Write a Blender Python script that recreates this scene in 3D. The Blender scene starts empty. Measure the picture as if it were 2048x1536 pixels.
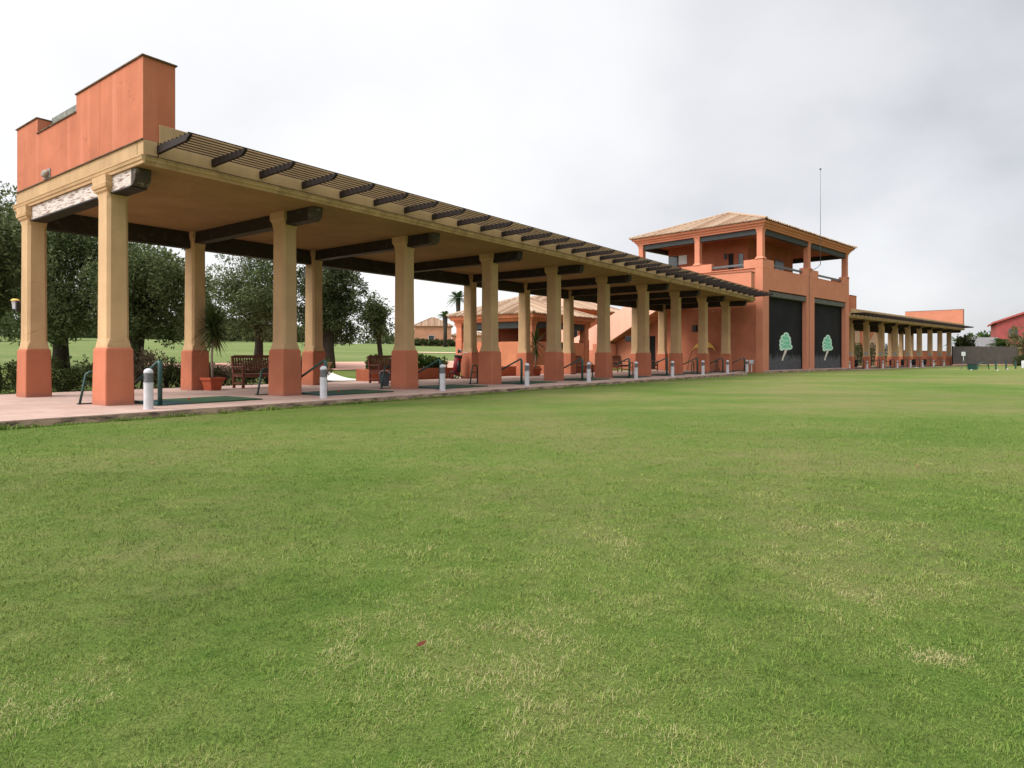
import bpy, bmesh, math, random
import numpy as np
from mathutils import Vector, Matrix
random.seed(7)
S = bpy.context.scene
COL = S.collection
R = math.radians
PI = math.pi
# ------------------------------------------------------------------ materials
class NT:
    def __init__(s, nt):
        s.nt = nt
    def n(s, t, **kw):
        nd = s.nt.nodes.new(t)
        for k, v in kw.items():
            if k.startswith('i_'):
                k = k[2:]
                key = int(k) if k.isdigit() else k.replace('_', ' ')
                nd.inputs[key].default_value = v
            else:
                setattr(nd, k, v)
        return nd
    def l(s, a, b):
        s.nt.links.new(a, b)
    def noise(s, vec, scale, detail=3, rough=.55):
        nd = s.n('ShaderNodeTexNoise')
        nd.inputs['Scale'].default_value = scale
        nd.inputs['Detail'].default_value = detail
        nd.inputs['Roughness'].default_value = rough
        if vec is not None:
            s.l(vec, nd.inputs['Vector'])
        return nd.outputs['Fac']
    def ramp(s, fac, stops, interp='LINEAR'):
        nd = s.n('ShaderNodeValToRGB')
        nd.color_ramp.interpolation = interp
        el = nd.color_ramp.elements
        while len(el) < len(stops):
            el.new(.5)
        for e, (p, c) in zip(el, stops):
            e.position = p
            e.color = (c, c, c, 1) if isinstance(c, (int, float)) else (*c, 1)
        s.l(fac, nd.inputs['Fac'])
        return nd.outputs['Color']
    def mix(s, fac, a, b, mode='MIX'):
        nd = s.n('ShaderNodeMix', data_type='RGBA', blend_type=mode)
        for sock, v in ((nd.inputs[0], fac), (nd.inputs[6], a), (nd.inputs[7], b)):
            if isinstance(v, (int, float)):
                sock.default_value = v
            elif isinstance(v, tuple):
                sock.default_value = (*v, 1) if len(v) == 3 else v
            else:
                s.l(v, sock)
        return nd.outputs[2]
    def math(s, op, a, b=None, clamp=False):
        nd = s.n('ShaderNodeMath', operation=op, use_clamp=clamp)
        for i, v in enumerate((a, b)):
            if v is None:
                continue
            if isinstance(v, (int, float)):
                nd.inputs[i].default_value = v
            else:
                s.l(v, nd.inputs[i])
        return nd.outputs[0]
    def scalevec(s, vec, sc):
        nd = s.n('ShaderNodeMapping')
        nd.inputs['Scale'].default_value = sc
        s.l(vec, nd.inputs['Vector'])
        return nd.outputs[0]

def new_mat(name, rough=.8, spec=.3):
    m = bpy.data.materials.new(name)
    m.use_nodes = True
    t = NT(m.node_tree)
    b = m.node_tree.nodes['Principled BSDF']
    b.inputs['Roughness'].default_value = rough
    b.inputs['Specular IOR Level'].default_value = spec
    return m, t, b

def bump(t, b, h, dist, strength=1.):
    nd = t.n('ShaderNodeBump')
    nd.inputs['Distance'].default_value = dist
    nd.inputs['Strength'].default_value = strength
    t.l(h, nd.inputs['Height'])
    t.l(nd.outputs[0], b.inputs['Normal'])

def plain(name, col, rough=.6, spec=.3, var=.15, scale=6., metal=0.):
    m, t, b = new_mat(name, rough, spec)
    co = t.n('ShaderNodeTexCoord').outputs['Object']
    n = t.noise(co, scale, 5)
    c = t.ramp(n, [(.25, tuple(x * (1 - var) for x in col)), (.75, tuple(min(1, x * (1 + var)) for x in col))])
    t.l(c, b.inputs['Base Color'])
    b.inputs['Metallic'].default_value = metal
    return m

def stucco(name, col, stain=(.25, .16, .10), streak=.35, base_dirt=None, blotch=.16, pale=None):
    """rendered wall: blotches, rain streaks, grain"""
    m, t, b = new_mat(name, .92, .15)
    raw = t.n('ShaderNodeTexCoord').outputs['Object']
    rnd = t.n('ShaderNodeObjectInfo').outputs['Random']
    cv = t.n('ShaderNodeCombineXYZ')
    t.l(t.math('MULTIPLY', rnd, 37.), cv.inputs[0]); t.l(t.math('MULTIPLY', rnd, 91.), cv.inputs[1])
    va = t.n('ShaderNodeVectorMath', operation='ADD')
    t.l(raw, va.inputs[0]); t.l(cv.outputs[0], va.inputs[1])
    co = va.outputs[0]
    n1 = t.noise(co, .9, 5, .6)
    n2 = t.noise(co, 14, 4, .7)
    lo = tuple(x * (1 - blotch) for x in col)
    hi = tuple(min(1, x * (1 + blotch)) for x in col)
    c = t.ramp(n1, [(.3, lo), (.7, hi)])
    c = t.mix(t.math('MULTIPLY', n2, .14), c, tuple(x * .6 for x in col))
    sv = t.scalevec(co, (2.6, 2.6, .20))
    st = t.ramp(t.noise(sv, 1., 4, .65), [(.5, 0.), (.78, 1.)])
    c = t.mix(t.math('MULTIPLY', st, streak), c, stain)
    sv2 = t.scalevec(co, (2.5, 2.5, .16))
    st2 = t.ramp(t.noise(sv2, 1.3, 3, .6), [(.55, 0.), (.75, 1.)])
    c = t.mix(t.math('MULTIPLY', st2, pale if pale else streak * .7), c, tuple(min(1, x * 1.25 + .06) for x in col))
    vo = t.n('ShaderNodeTexVoronoi', feature='DISTANCE_TO_EDGE')
    vo.inputs['Scale'].default_value = .55
    wob = t.n('ShaderNodeVectorMath', operation='ADD')
    nz = t.n('ShaderNodeTexNoise'); nz.inputs['Scale'].default_value = 2.2; nz.inputs['Detail'].default_value = 5
    t.l(co, nz.inputs['Vector']); t.l(co, wob.inputs[0]); t.l(nz.outputs['Color'], wob.inputs[1])
    t.l(wob.outputs[0], vo.inputs['Vector'])
    crack = t.ramp(vo.outputs['Distance'], [(.002, 1.), (.006, 0.)])
    crack = t.math('MULTIPLY', crack, t.ramp(t.noise(co, .8, 3), [(.52, 0.), (.6, .45)]))
    c = t.mix(crack, c, tuple(x * .35 for x in col))
    tint = t.math('ADD', t.math('MULTIPLY', rnd, .16), .92)
    tc = t.n('ShaderNodeCombineXYZ')
    for i_ in range(3): t.l(tint, tc.inputs[i_])
    c = t.mix(1., c, tc.outputs[0], 'MULTIPLY')
    if base_dirt:
        zc = t.n('ShaderNodeSeparateXYZ')
        t.l(raw, zc.inputs[0])
        h, dc = base_dirt
        f = t.math('ADD', zc.outputs[2], t.math('MULTIPLY', t.noise(co, 5., 5, .7), .30))
        f = t.ramp(f, [(h + .16, 1.), (h + .30, 0.)])
        c = t.mix(t.math('MULTIPLY', f, .7), c, dc)
    t.l(c, b.inputs['Base Color'])
    bump(t, b, t.noise(co, 60, 3, .7), .004, .7)
    return m

def wood(name, col, rough=.75, dust=0.):
    m, t, b = new_mat(name, rough, .25)
    co = t.n('ShaderNodeTexCoord').outputs['Object']
    v = t.scalevec(co, (3, 3, 14))
    n = t.noise(v, 2.5, 6, .65)
    c = t.ramp(n, [(.25, tuple(x * .6 for x in col)), (.75, tuple(x * 1.45 for x in col))])
    if dust:
        d = t.ramp(t.noise(co, 5, 6, .75), [(.52, 0.), (.7, 1.)])
        c = t.mix(t.math('MULTIPLY', d, dust), c, (.32, .30, .26))
    t.l(c, b.inputs['Base Color'])
    bump(t, b, n, .004, .6)
    return m

M = {}
CREAM = (.50, .330, .180)
TERRA = (.47, .158, .086)
SALMON = (.56, .220, .134)
M['cream'] = stucco('cream_stucco', CREAM, (.26, .17, .09), .30)
M['cream_shaded'] = stucco('cream_shaded', (.29, .180, .082), (.30, .18, .08), .12)  # same cream paint darkened, underside shade put into the colour
M['cream_grimy'] = stucco('grimy_cream_stucco', (.46, .30, .165), (.12, .085, .05), .75)
M['terra'] = stucco('terracotta_stucco', TERRA, (.24, .095, .06), .20, pale=.42)
M['terra_shade_joint'] = stucco('shade_and_joint_stucco', (.46, .165, .095), (.36, .14, .08), .14)  # wall joint tone; also carries canopy shade as colour on the tower side
M['plinth'] = stucco('plinth_stucco', (.46, .158, .088), (.40, .16, .09), .2, base_dirt=(.0, (.33, .145, .105)))
M['salmon'] = stucco('salmon_stucco', SALMON, (.40, .17, .10), .16, blotch=.08)
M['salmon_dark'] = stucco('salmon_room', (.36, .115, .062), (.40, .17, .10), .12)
M['stairwall'] = stucco('pale_salmon_stucco', (.80, .45, .33), (.50, .24, .15), .12, blotch=.07)
M['pavilion'] = stucco('pavilion_stucco', (.52, .19, .10), (.4, .17, .1), .15)
M['farhouse'] = stucco('far_house_stucco', (.56, .27, .17), (.5, .25, .15), .1)
M['peach'] = stucco('peach_stucco', (.60, .40, .27), (.5, .3, .2), .1)
M['redhouse'] = stucco('red_house_stucco', (.34, .080, .074), (.3, .1, .08), .1)
M['coping'] = plain('coping_tile', (.13, .085, .055), .9, .1, .5, 9)
M['beam'] = wood('dark_beam_wood', (.022, .015, .012), .6, .12)
M['beamend'] = wood('worn_beam_end', (.06, .045, .035), .8, .75)
M['rafter'] = wood('rafter_wood', (.018, .011, .009), .65)
M['batten'] = wood('batten_wood', (.050, .028, .019), .75, .25)
M['bench'] = wood('bench_wood', (.14, .048, .028), .55)
M['greenbeam'] = plain('green_grey_beam', (.034, .037, .037), .6, .3, .2, 3)
M['rail'] = plain('grey_rail', (.095, .10, .105), .5, .4, .2, 4)
M['white'] = plain('white_paint', (.54, .54, .565), .5, .4, .1, 8)
M['louvre'] = plain('grey_louvre', (.22, .22, .23), .55, .4, .2, 30)
M['greenpipe'] = plain('green_pipe', (.012, .060, .050), .4, .5, .25, 5)
M['black'] = plain('black_plastic', (.012, .012, .013), .45, .4, .2, 8)
M['dark'] = plain('dark_recess', (.015, .013, .012), .8, .2, .2, 5)
M['redcloth'] = plain('red_nylon', (.20, .014, .022), .6, .3, .25, 9)
M['greybag'] = plain('grey_plastic', (.075, .082, .095), .55, .3, .25, 9)
M['pot'] = plain('terracotta_pot', (.40, .085, .040), .75, .2, .15, 6)
M['potwood'] = stucco('planter_stucco', (.40, .125, .065), (.3, .12, .08), .2)
M['soil'] = plain('soil', (.05, .035, .025), .95, .1, .4, 15)
M['bark'] = plain('olive_bark', (.055, .045, .036), .95, .1, .45, 12)
M['palebark'] = plain('yucca_bark', (.30, .25, .20), .9, .1, .3, 14)
M['pine'] = plain('bare_wood', (.50, .34, .20), .7, .2, .15, 8)
M['yellow'] = plain('yellow_cloth', (.80, .52, .12), .7, .2, .1, 6)
M['sign'] = plain('pale_sign_board', (.62, .64, .64), .5, .3, .06, 10)
M['greysign'] = plain('grey_sign_board', (.30, .31, .30), .6, .3, .12, 6)
M['mint'] = plain('mint_paint', (.19, .52, .36), .7, .2, .22, 2.2)
M['palemint2'] = plain('soft_mint_paint', (.36, .66, .50), .7, .2, .1, 3)
M['palemint'] = plain('pale_mint_paint', (.55, .73, .60), .7, .2, .08, 3)
M['paletrunk'] = plain('pale_trunk_paint', (.58, .52, .46), .7, .2, .1, 4)
M['greyfence'] = plain('brown_grey_fence', (.095, .080, .072), .8, .2, .18, 1.5)
M['greyroof'] = plain('grey_roof', (.19, .18, .18), .85, .2, .15, 2)
M['window'] = plain('window_glass', (.02, .023, .027), .12, .6, .2, 2)
M['boxgrey'] = plain('weathered_box', (.105, .10, .09), .7, .25, .3, 3)
M['lampglass'] = plain('dusty_lamp_glass', (.24, .19, .15), .5, .3, .12, 20)
M['mossy'] = plain('weathered_grey_panel', (.20, .205, .18), .9, .1, .5, 7)
M['mast'] = plain('grey_mast', (.13, .135, .145), .5, .4, .1, 8)
M['dryleaf'] = plain('dry_leaf_brown', (.20, .12, .055), .8, .15, .3, 30)
M['metal'] = plain('pale_metal', (.55, .56, .58), .35, .5, .1, 8)
M['sand'] = plain('bunker_sand', (.50, .36, .25), .95, .1, .12, 2)

def _peel():
    m, t, b = new_mat('peeling_white_paint', .8, .2)
    co = t.n('ShaderNodeTexCoord').outputs['Object']
    n = t.noise(t.scalevec(co, (3, 1.6, 14.)), 2.4, 10, .74)
    f = t.ramp(n, [(.505, 0.), (.57, .95)])
    c = t.mix(f, (.60, .53, .48), (.17, .085, .06))
    n2 = t.ramp(t.noise(co, 9, 5, .7), [(.55, 0.), (.66, 1.)])
    c = t.mix(t.math('MULTIPLY', n2, .5), c, (.30, .24, .21))
    t.l(c, b.inputs['Base Color'])
    return m
M['peel'] = _peel()

def _tiles():
    m, t, b = new_mat('barrel_roof_tile', .85, .2)
    co = t.n('ShaderNodeTexCoord').outputs['Object']
    at = t.n('ShaderNodeAttribute', attribute_name='rnd').outputs['Fac']
    n = t.noise(co, 5.5, 5, .8)
    f = t.math('ADD', t.math('MULTIPLY', at, .45), t.math('MULTIPLY', n, .75))
    f = t.math('SUBTRACT', f, .1)
    c = t.ramp(f, [(.15, (.19, .108, .068)), (.45, (.35, .225, .145)), (.62, (.42, .295, .20)), (.9, (.50, .39, .285))])
    t.l(c, b.inputs['Base Color'])
    return m
M['tile'] = _tiles()

def _shutter():
    m, t, b = new_mat('charcoal_shutter', .75, .12)
    co = t.n('ShaderNodeTexCoord').outputs['Object']
    c = t.ramp(t.noise(co, .6, 4), [(.3, (.011, .011, .013)), (.7, (.019, .019, .021))])
    z = t.n('ShaderNodeSeparateXYZ')
    t.l(co, z.inputs[0])
    h = t.math('ADD', z.outputs[2], t.math('MULTIPLY', t.noise(t.scalevec(co, (3.5, 3.5, .5)), 1.5, 5, .7), -1.5))
    f = t.ramp(h, [(0., 1.), (.35, 0.)])
    f = t.math('MULTIPLY', f, t.noise(co, 6, 4))
    c = t.mix(f, c, (.15, .15, .165))
    t.l(c, b.inputs['Base Color'])
    w = t.n('ShaderNodeTexWave', bands_direction='Z')
    w.inputs['Scale'].default_value = 4.
    t.l(co, w.inputs['Vector'])
    bump(t, b, w.outputs['Fac'], .006, .5)
    return m
M['shutter'] = _shutter()

def _paving():
    m, t, b = new_mat('pink_paving', .85, .2)
    co = t.n('ShaderNodeTexCoord').outputs['Object']
    br = t.n('ShaderNodeTexBrick')
    br.offset = 0.
    br.inputs['Scale'].default_value = 1.
    br.inputs['Brick Width'].default_value = .4
    br.inputs['Row Height'].default_value = .4
    br.inputs['Mortar Size'].default_value = .006
    br.inputs['Color1'].default_value = (.40, .275, .225, 1)
    br.inputs['Color2'].default_value = (.48, .34, .285, 1)
    br.inputs['Mortar'].default_value = (.34, .22, .18, 1)
    t.l(co, br.inputs['Vector'])
    n = t.noise(co, .7, 6, .65)
    c = t.mix(t.ramp(n, [(.35, 0.), (.7, .65)]), br.outputs['Color'], (.33, .215, .175))
    c = t.mix(t.math('MULTIPLY', t.ramp(t.noise(co, 9, 5, .7), [(.5, 0.), (.75, 1.)]), .3), c, (.56, .43, .37))
    z = t.n('ShaderNodeSeparateXYZ')
    t.l(co, z.inputs[0])
    edge = t.ramp(t.math('ADD', z.outputs[2], .25), [(.22, 1.), (.245, 0.)])
    st = t.ramp(t.noise(t.scalevec(co, (1.2, 1.2, 5)), 2.2, 6, .75), [(.42, 0.), (.62, 1.)])
    ec = t.mix(st, (.46, .32, .235), (.085, .062, .048))
    c = t.mix(edge, c, ec)
    t.l(c, b.inputs['Base Color'])
    bump(t, b, t.noise(co, 40, 4, .7), .004, .6)
    return m
M['paving'] = _paving()
M['path'] = plain('pink_path', (.56, .31, .235), .9, .15, .12, 1.)
M['palepath'] = plain('pale_path', (.66, .60, .54), .9, .15, .1, 1.)

def grass_color(t, pos, blade=None):
    """shared lawn colouring in world position: broad dry / lush drifts, mottling"""
    p2 = t.scalevec(pos, (1, 1, 0))
    big = t.noise(p2, .16, 3, .55)
    mid = t.noise(p2, .75, 5, .65)
    sm = t.noise(p2, 4.2, 4, .65)
    f = t.math('ADD', t.math('MULTIPLY', big, .72), t.math('ADD', t.math('MULTIPLY', mid, .48), t.math('MULTIPLY', sm, .36)))
    c = t.ramp(f, [(.50, (.074, .152, .020)), (.62, (.116, .194, .034)), (.74, (.178, .228, .056)), (.90, (.27, .24, .10))])
    return c, f

FAV = (-math.sin(R(90 - 36.7755)), math.cos(R(90 - 36.7755)), 0)
FAO = (FAV[0] * -7.7663 + FAV[1] * 12.4902) * .01
def _lawn():
    m, t, b = new_mat('mown_lawn', .95, .08)
    pos = t.n('ShaderNodeNewGeometry').outputs['Position']
    c, f = grass_color(t, pos)
    # paler fairway turf on the rise behind the bays
    dv = t.n('ShaderNodeVectorMath', operation='DOT_PRODUCT')
    dv.inputs[1].default_value = FAV
    t.l(pos, dv.inputs[0])
    fw = t.ramp(t.math('MULTIPLY', dv.outputs['Value'], .01), [(FAO + .13, 0.), (FAO + .18, 1.)])
    stripe = t.ramp(t.noise(t.scalevec(pos, (.02, .09, 0)), 1.5, 3, .6), [(.4, (.15, .195, .060)), (.62, (.205, .235, .092))])
    # long dark and light mowing bands far out, worn strip
    bv = t.scalevec(pos, (.045, .20, 0))
    band = t.ramp(t.noise(bv, 1.6, 3, .6), [(.40, .0), (.62, 1.)])
    c = t.mix(t.math('MULTIPLY', band, .30), c, (.060, .125, .018))
    c = t.mix(fw, c, stripe)
    fine = t.noise(pos, 75, 4, .8)
    c = t.mix(t.ramp(fine, [(.40, .6), (.60, 0.)]), c, (.034, .066, .010))
    fine2 = t.noise(pos, 46, 4, .8)
    c = t.mix(t.ramp(fine2, [(.55, 0.), (.75, .5)]), c, (.25, .245, .085))
    t.l(c, b.inputs['Base Color'])
    hgt = t.math('ADD', t.noise(pos, 60, 4, .8), t.math('MULTIPLY', t.noise(pos, 1.6, 4, .6), 2.2))
    bump(t, b, hgt, .03, .9)
    return m
M['lawn'] = _lawn()

def _blade():
    m, t, b = new_mat('grass_blade', .75, .12)
    pos = t.n('ShaderNodeNewGeometry').outputs['Position']
    c, f = grass_color(t, pos)
    at = t.n('ShaderNodeAttribute', attribute_name='rnd').outputs['Fac']
    var = t.ramp(at, [(0., (.036, .080, .010)), (.26, (.092, .178, .021)), (.54, (.172, .252, .043)), (.75, (.26, .28, .082)), (.89, (.38, .325, .15)), (1., (.50, .41, .23))])
    c = t.mix(.76, c, var)
    t.l(c, b.inputs['Base Color'])
    return m
M['blade'] = _blade()

def leaf_mat(name, lo, mid, hi, trans=.25):
    m, t, b = new_mat(name, .7, .08)
    at = t.n('ShaderNodeAttribute', attribute_name='rnd').outputs['Fac']
    c = t.ramp(at, [(0., lo), (.55, mid), (1., hi)])
    t.l(c, b.inputs['Base Color'])
    tr = t.n('ShaderNodeBsdfTranslucent')
    t.l(c, tr.inputs['Color'])
    mx = t.n('ShaderNodeMixShader')
    mx.inputs[0].default_value = trans
    out = m.node_tree.nodes['Material Output']
    t.l(b.outputs[0], mx.inputs[1])
    t.l(tr.outputs[0], mx.inputs[2])
    t.l(mx.outputs[0], out.inputs['Surface'])
    return m
M['olive'] = leaf_mat('olive_leaf', (.042, .060, .020), (.105, .134, .050), (.22, .25, .125))
M['olivedark'] = leaf_mat('dark_olive_leaf', (.025, .036, .013), (.064, .082, .032), (.15, .172, .082))
M['hedge'] = leaf_mat('hedge_leaf', (.020, .030, .010), (.045, .060, .018), (.095, .105, .035))
M['drybush'] = leaf_mat('dry_shrub_leaf', (.060, .045, .030), (.11, .085, .055), (.17, .13, .085))
M['bush'] = leaf_mat('green_bush_leaf', (.018, .045, .010), (.045, .090, .018), (.12, .155, .035))
M['palm'] = leaf_mat('palm_leaf', (.030, .060, .016), (.060, .110, .028), (.12, .16, .05))
M['yucca'] = leaf_mat('yucca_leaf', (.026, .048, .012), (.058, .085, .022), (.15, .135, .055))
M['cypress'] = leaf_mat('cypress_leaf', (.010, .024, .008), (.026, .050, .014), (.075, .11, .02))
M['tan'] = leaf_mat('tan_shrub_leaf', (.10, .09, .04), (.17, .15, .07), (.26, .22, .11))
M['autumn'] = leaf_mat('fallen_leaf', (.11, .028, .018), (.14, .036, .024), (.18, .07, .04), .1)

def _mat_green():
    m, t, b = new_mat('green_turf_mat', .95, .1)
    co = t.n('ShaderNodeTexCoord').outputs['Object']
    c = t.ramp(t.noise(co, 2.2, 6, .7), [(.3, (.030, .070, .040)), (.7, (.060, .105, .058))])
    t.l(c, b.inputs['Base Color'])
    return m
M['turf'] = _mat_green()
M['rubber'] = plain('blue_green_rubber', (.030, .062, .065), .8, .2, .25, 4)

# ------------------------------------------------------------------ mesh helper
class MB:
    def __init__(s):
        s.v = []; s.f = []; s.mi = []
    def add(s, verts, faces, mi=0):
        o = len(s.v)
        s.v += [tuple(p) for p in verts]
        s.f += [tuple(i + o for i in f) for f in faces]
        s.mi += [mi] * len(faces)
        return s
    def box(s, x0, x1, y0, y1, z0, z1, mi=0):
        v = [(x0, y0, z0), (x1, y0, z0), (x1, y1, z0), (x0, y1, z0), (x0, y0, z1), (x1, y0, z1), (x1, y1, z1), (x0, y1, z1)]
        return s.add(v, [(0, 3, 2, 1), (4, 5, 6, 7), (0, 1, 5, 4), (1, 2, 6, 5), (2, 3, 7, 6), (3, 0, 4, 7)], mi)
    def prism(s, poly, a0, a1, axis='z', mi=0):
        """extrude 2D polygon; axis z: (x,y); axis x: (y,z); axis y: (x,z)"""
        n = len(poly)
        def P(p, a):
            return {'z': (p[0], p[1], a), 'x': (a, p[0], p[1]), 'y': (p[0], a, p[1])}[axis]
        v = [P(p, a0) for p in poly] + [P(p, a1) for p in poly]
        fs = [tuple(range(n)), tuple(range(2 * n - 1, n - 1, -1))]
        fs += [(i, i + n, (i + 1) % n + n, (i + 1) % n) for i in range(n)]
        return s.add(v, fs, mi)
    def loft(s, rings, mi=0, cap=True):
        n = len(rings[0]); o = []
        for r in rings:
            o += list(r)
        fs = []
        for k in range(len(rings) - 1):
            for i in range(n):
                a = k * n + i; b = k * n + (i + 1) % n
                fs.append((a, b, b + n, a + n))
        if cap:
            fs.append(tuple(range(n - 1, -1, -1)))
            fs.append(tuple(range((len(rings) - 1) * n, len(rings) * n)))
        return s.add(o, fs, mi)
    def lathe(s, prof, seg=16, c=(0, 0), mi=0):
        return s.loft([[(c[0] + r * math.cos(2 * PI * i / seg), c[1] + r * math.sin(2 * PI * i / seg), z) for i in range(seg)] for r, z in prof], mi)
    def tube(s, pts, r, seg=8, mi=0):
        pts = [Vector(p) for p in pts]
        rr = r if isinstance(r, (list, tuple)) else [r] * len(pts)
        rings = []
        up = None
        for i, p in enumerate(pts):
            d = (pts[min(i + 1, len(pts) - 1)] - pts[max(i - 1, 0)]).normalized()
            if up is None:
                up = d.orthogonal().normalized()
            up = (up - d * up.dot(d))
            up = up.normalized() if up.length > 1e-6 else d.orthogonal().normalized()
            w = d.cross(up)
            rings.append([p + (up * math.cos(2 * PI * k / seg) + w * math.sin(2 * PI * k / seg)) * rr[i] for k in range(seg)])
        return s.loft(rings, mi)
    def mesh(s, name, mats, smooth=False):
        me = bpy.data.meshes.new(name)
        me.from_pydata(s.v, [], s.f)
        for m in mats if isinstance(mats, (list, tuple)) else [mats]:
            me.materials.append(m)
        if len(set(s.mi)) > 1:
            me.polygons.foreach_set('material_index', s.mi)
        bm = bmesh.new(); bm.from_mesh(me)
        bmesh.ops.recalc_face_normals(bm, faces=bm.faces)
        bm.to_mesh(me); bm.free()
        if smooth:
            for p in me.polygons:
                p.use_smooth = True
        return me
    def build(s, name, mats, parent=None, smooth=False, bevel=0., loc=None, rot=0):
        return link(name, s.mesh(name, mats, smooth), parent, bevel, loc, rot)

def link(name, me, parent=None, bevel=0., loc=None, rot=0):
    o = bpy.data.objects.new(name, me)
    COL.objects.link(o)
    if parent:
        o.parent = parent
    if loc is not None:
        o.location = loc
    if rot:
        o.rotation_euler = (0, 0, rot)
    if bevel:
        b = o.modifiers.new('Bevel', 'BEVEL')
        b.width = bevel; b.segments = 2; b.limit_method = 'ANGLE'
        b.angle_limit = R(40)
    return o

def tag(o, label=None, cat=None, group=None, kind=None):
    if label: o['label'] = label
    if cat: o['category'] = cat
    if group: o['group'] = group
    if kind: o['kind'] = kind
    return o

def empty(name, loc, rz=0., label=None, cat=None, group=None):
    o = bpy.data.objects.new(name, None)
    o.empty_display_size = .2
    COL.objects.link(o)
    o.location = loc; o.rotation_euler = (0, 0, rz)
    return tag(o, label, cat, group)

def copy_tree(o, parent=None):
    c = o.copy(); COL.objects.link(c)
    if parent: c.parent = parent
    for ch in list(o.children):
        copy_tree(ch, c)
    return c

# frames: A = near canopy, B = far canopy, T = tower
class Frame:
    def __init__(s, x, y, th):
        s.o = Vector((x, y, 0)); s.th = th
        s.u = Vector((math.cos(th), math.sin(th), 0)); s.v = Vector((-math.sin(th), math.cos(th), 0))
    def __call__(s, a, b, z=0.):
        p = s.o + s.u * a + s.v * b
        return Vector((p.x, p.y, z))
FA = Frame(-7.7663, 12.4902, R(90 - 36.7755))
FB = Frame(31.170, 59.785, R(90 - 46.222))
BZ = -.205
FT = Frame(16.182, 42.134, R(90 - 45.735))
EYE = .95

def smooth(t):
    t = min(1., max(0., t)); return t * t * (3 - 2 * t)
def ground_z(x, y):
    d = Vector((x, y, 0)) - FA.o
    w = d.dot(FA.v)
    z = -.12 + .09 * smooth((w - 2) / 4)
    z += .58 * smooth((w - 8) / 8) + .037 * min(95., max(0., w - 16))
    z -= .11 * smooth((y - 43) / 18) * smooth((9 - w) / 4)
    return z

# ------------------------------------------------------------------ setting
def build_ground():
    def axis(lo, hi, dense_lo, dense_hi, step):
        a = list(np.arange(dense_lo, dense_hi + .01, step))
        x = dense_hi; st = step
        while x < hi:
            st *= 1.35; x += st; a.append(min(x, hi))
        x = dense_lo; st = step
        while x > lo:
            st *= 1.35; x -= st; a.insert(0, max(x, lo))
        return a
    sx = axis(-700, 900, -30, 140, 4.); wy = axis(-900, 700, -20, 120, 2.)
    v = []; f = []
    for b in wy:
        for a in sx:
            p = FA(a, b)
            z = ground_z(p.x, p.y)
            v.append((p.x, p.y, z))
    n = len(sx)
    for j in range(len(wy) - 1):
        for i in range(n - 1):
            f.append((j * n + i, j * n + i + 1, (j + 1) * n + i + 1, (j + 1) * n + i))
    mb = MB(); mb.v = v; mb.f = f; mb.mi = [0] * len(f)
    tag(mb.build('lawn', M['lawn'], smooth=True), kind='structure')
build_ground()

def slab(name, F, poly, z0, z1, mat, bevel=.01):
    o = MB().prism(poly, z0, z1).build(name, mat, loc=F.o, rot=F.th, bevel=bevel)
    return tag(o, kind='structure')
front = [(-16, -1.98)]
rng = random.Random(3)
for i in range(60):
    front.append((-15.5 + i * .82, -1.97 + rng.uniform(-.025, .025)))
slab('pavement', FA, front + [(33.0, -2.0), (33.15, -1.15), (36.9, -.75), (37.6, 6.3), (-16, 6.3)], -.40, 0., M['paving'])
slab('far_pavement', FB, [(-7.4, -2.1), (37., -2.1), (37., 6.5), (-7.4, 6.5)], -.50, BZ, M['paving'])

def strip(name, pts_w, mat, lift=.006):
    """sheet following the ground, pts_w: list of (left(s,w), right(s,w))"""
    mb = MB(); v = []; f = []
    for a, b in pts_w:
        for k in range(5):
            s_ = a[0] + (b[0] - a[0]) * k / 4; w_ = a[1] + (b[1] - a[1]) * k / 4
            p = FA(s_, w_); v.append((p.x, p.y, ground_z(p.x, p.y) + lift))
    for j in range(len(pts_w) - 1):
        for k in range(4):
            f.append((j * 5 + k, j * 5 + k + 1, j * 5 + k + 6, j * 5 + k + 5))
    mb.v = v; mb.f = f; mb.mi = [0] * len(f)
    return tag(mb.build(name, mat, smooth=True), kind='structure')
strip('pale_path', [((10.2 + .46 * (w - 6.3), w), (11.75 + .44 * (w - 6.3), w)) for w in np.arange(6.32, 12.2, .6)], M['palepath'], .05)
strip('pink_path', [((8 + i * 2.5, 12.0), (8 + i * 2.5, 17.2)) for i in range(16)], M['path'], .035)
def bunker(s, w, rs, rw):
    mb = MB(); v = []; n = 24
    p = FA(s, w); v.append((p.x, p.y, ground_z(p.x, p.y) + .06))
    for ring in (.6, 1.):
        for i in range(n):
            a = 2 * PI * i / n; k = ring * (1 + .12 * math.sin(3 * a + 1))
            q = FA(s + rs * k * math.cos(a), w + rw * k * math.sin(a))
            v.append((q.x, q.y, ground_z(q.x, q.y) + .05))
    f = [(0, 1 + i, 1 + (i + 1) % n) for i in range(n)]
    f += [(1 + i, 1 + n + i, 1 + n + (i + 1) % n, 1 + (i + 1) % n) for i in range(n)]
    mb.v = v; mb.f = f; mb.mi = [0] * len(f)
    tag(mb.build('sand_bunker', M['sand'], smooth=True), kind='structure')
bunker(49.5, 37.5, 5.5, 2.0)

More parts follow.
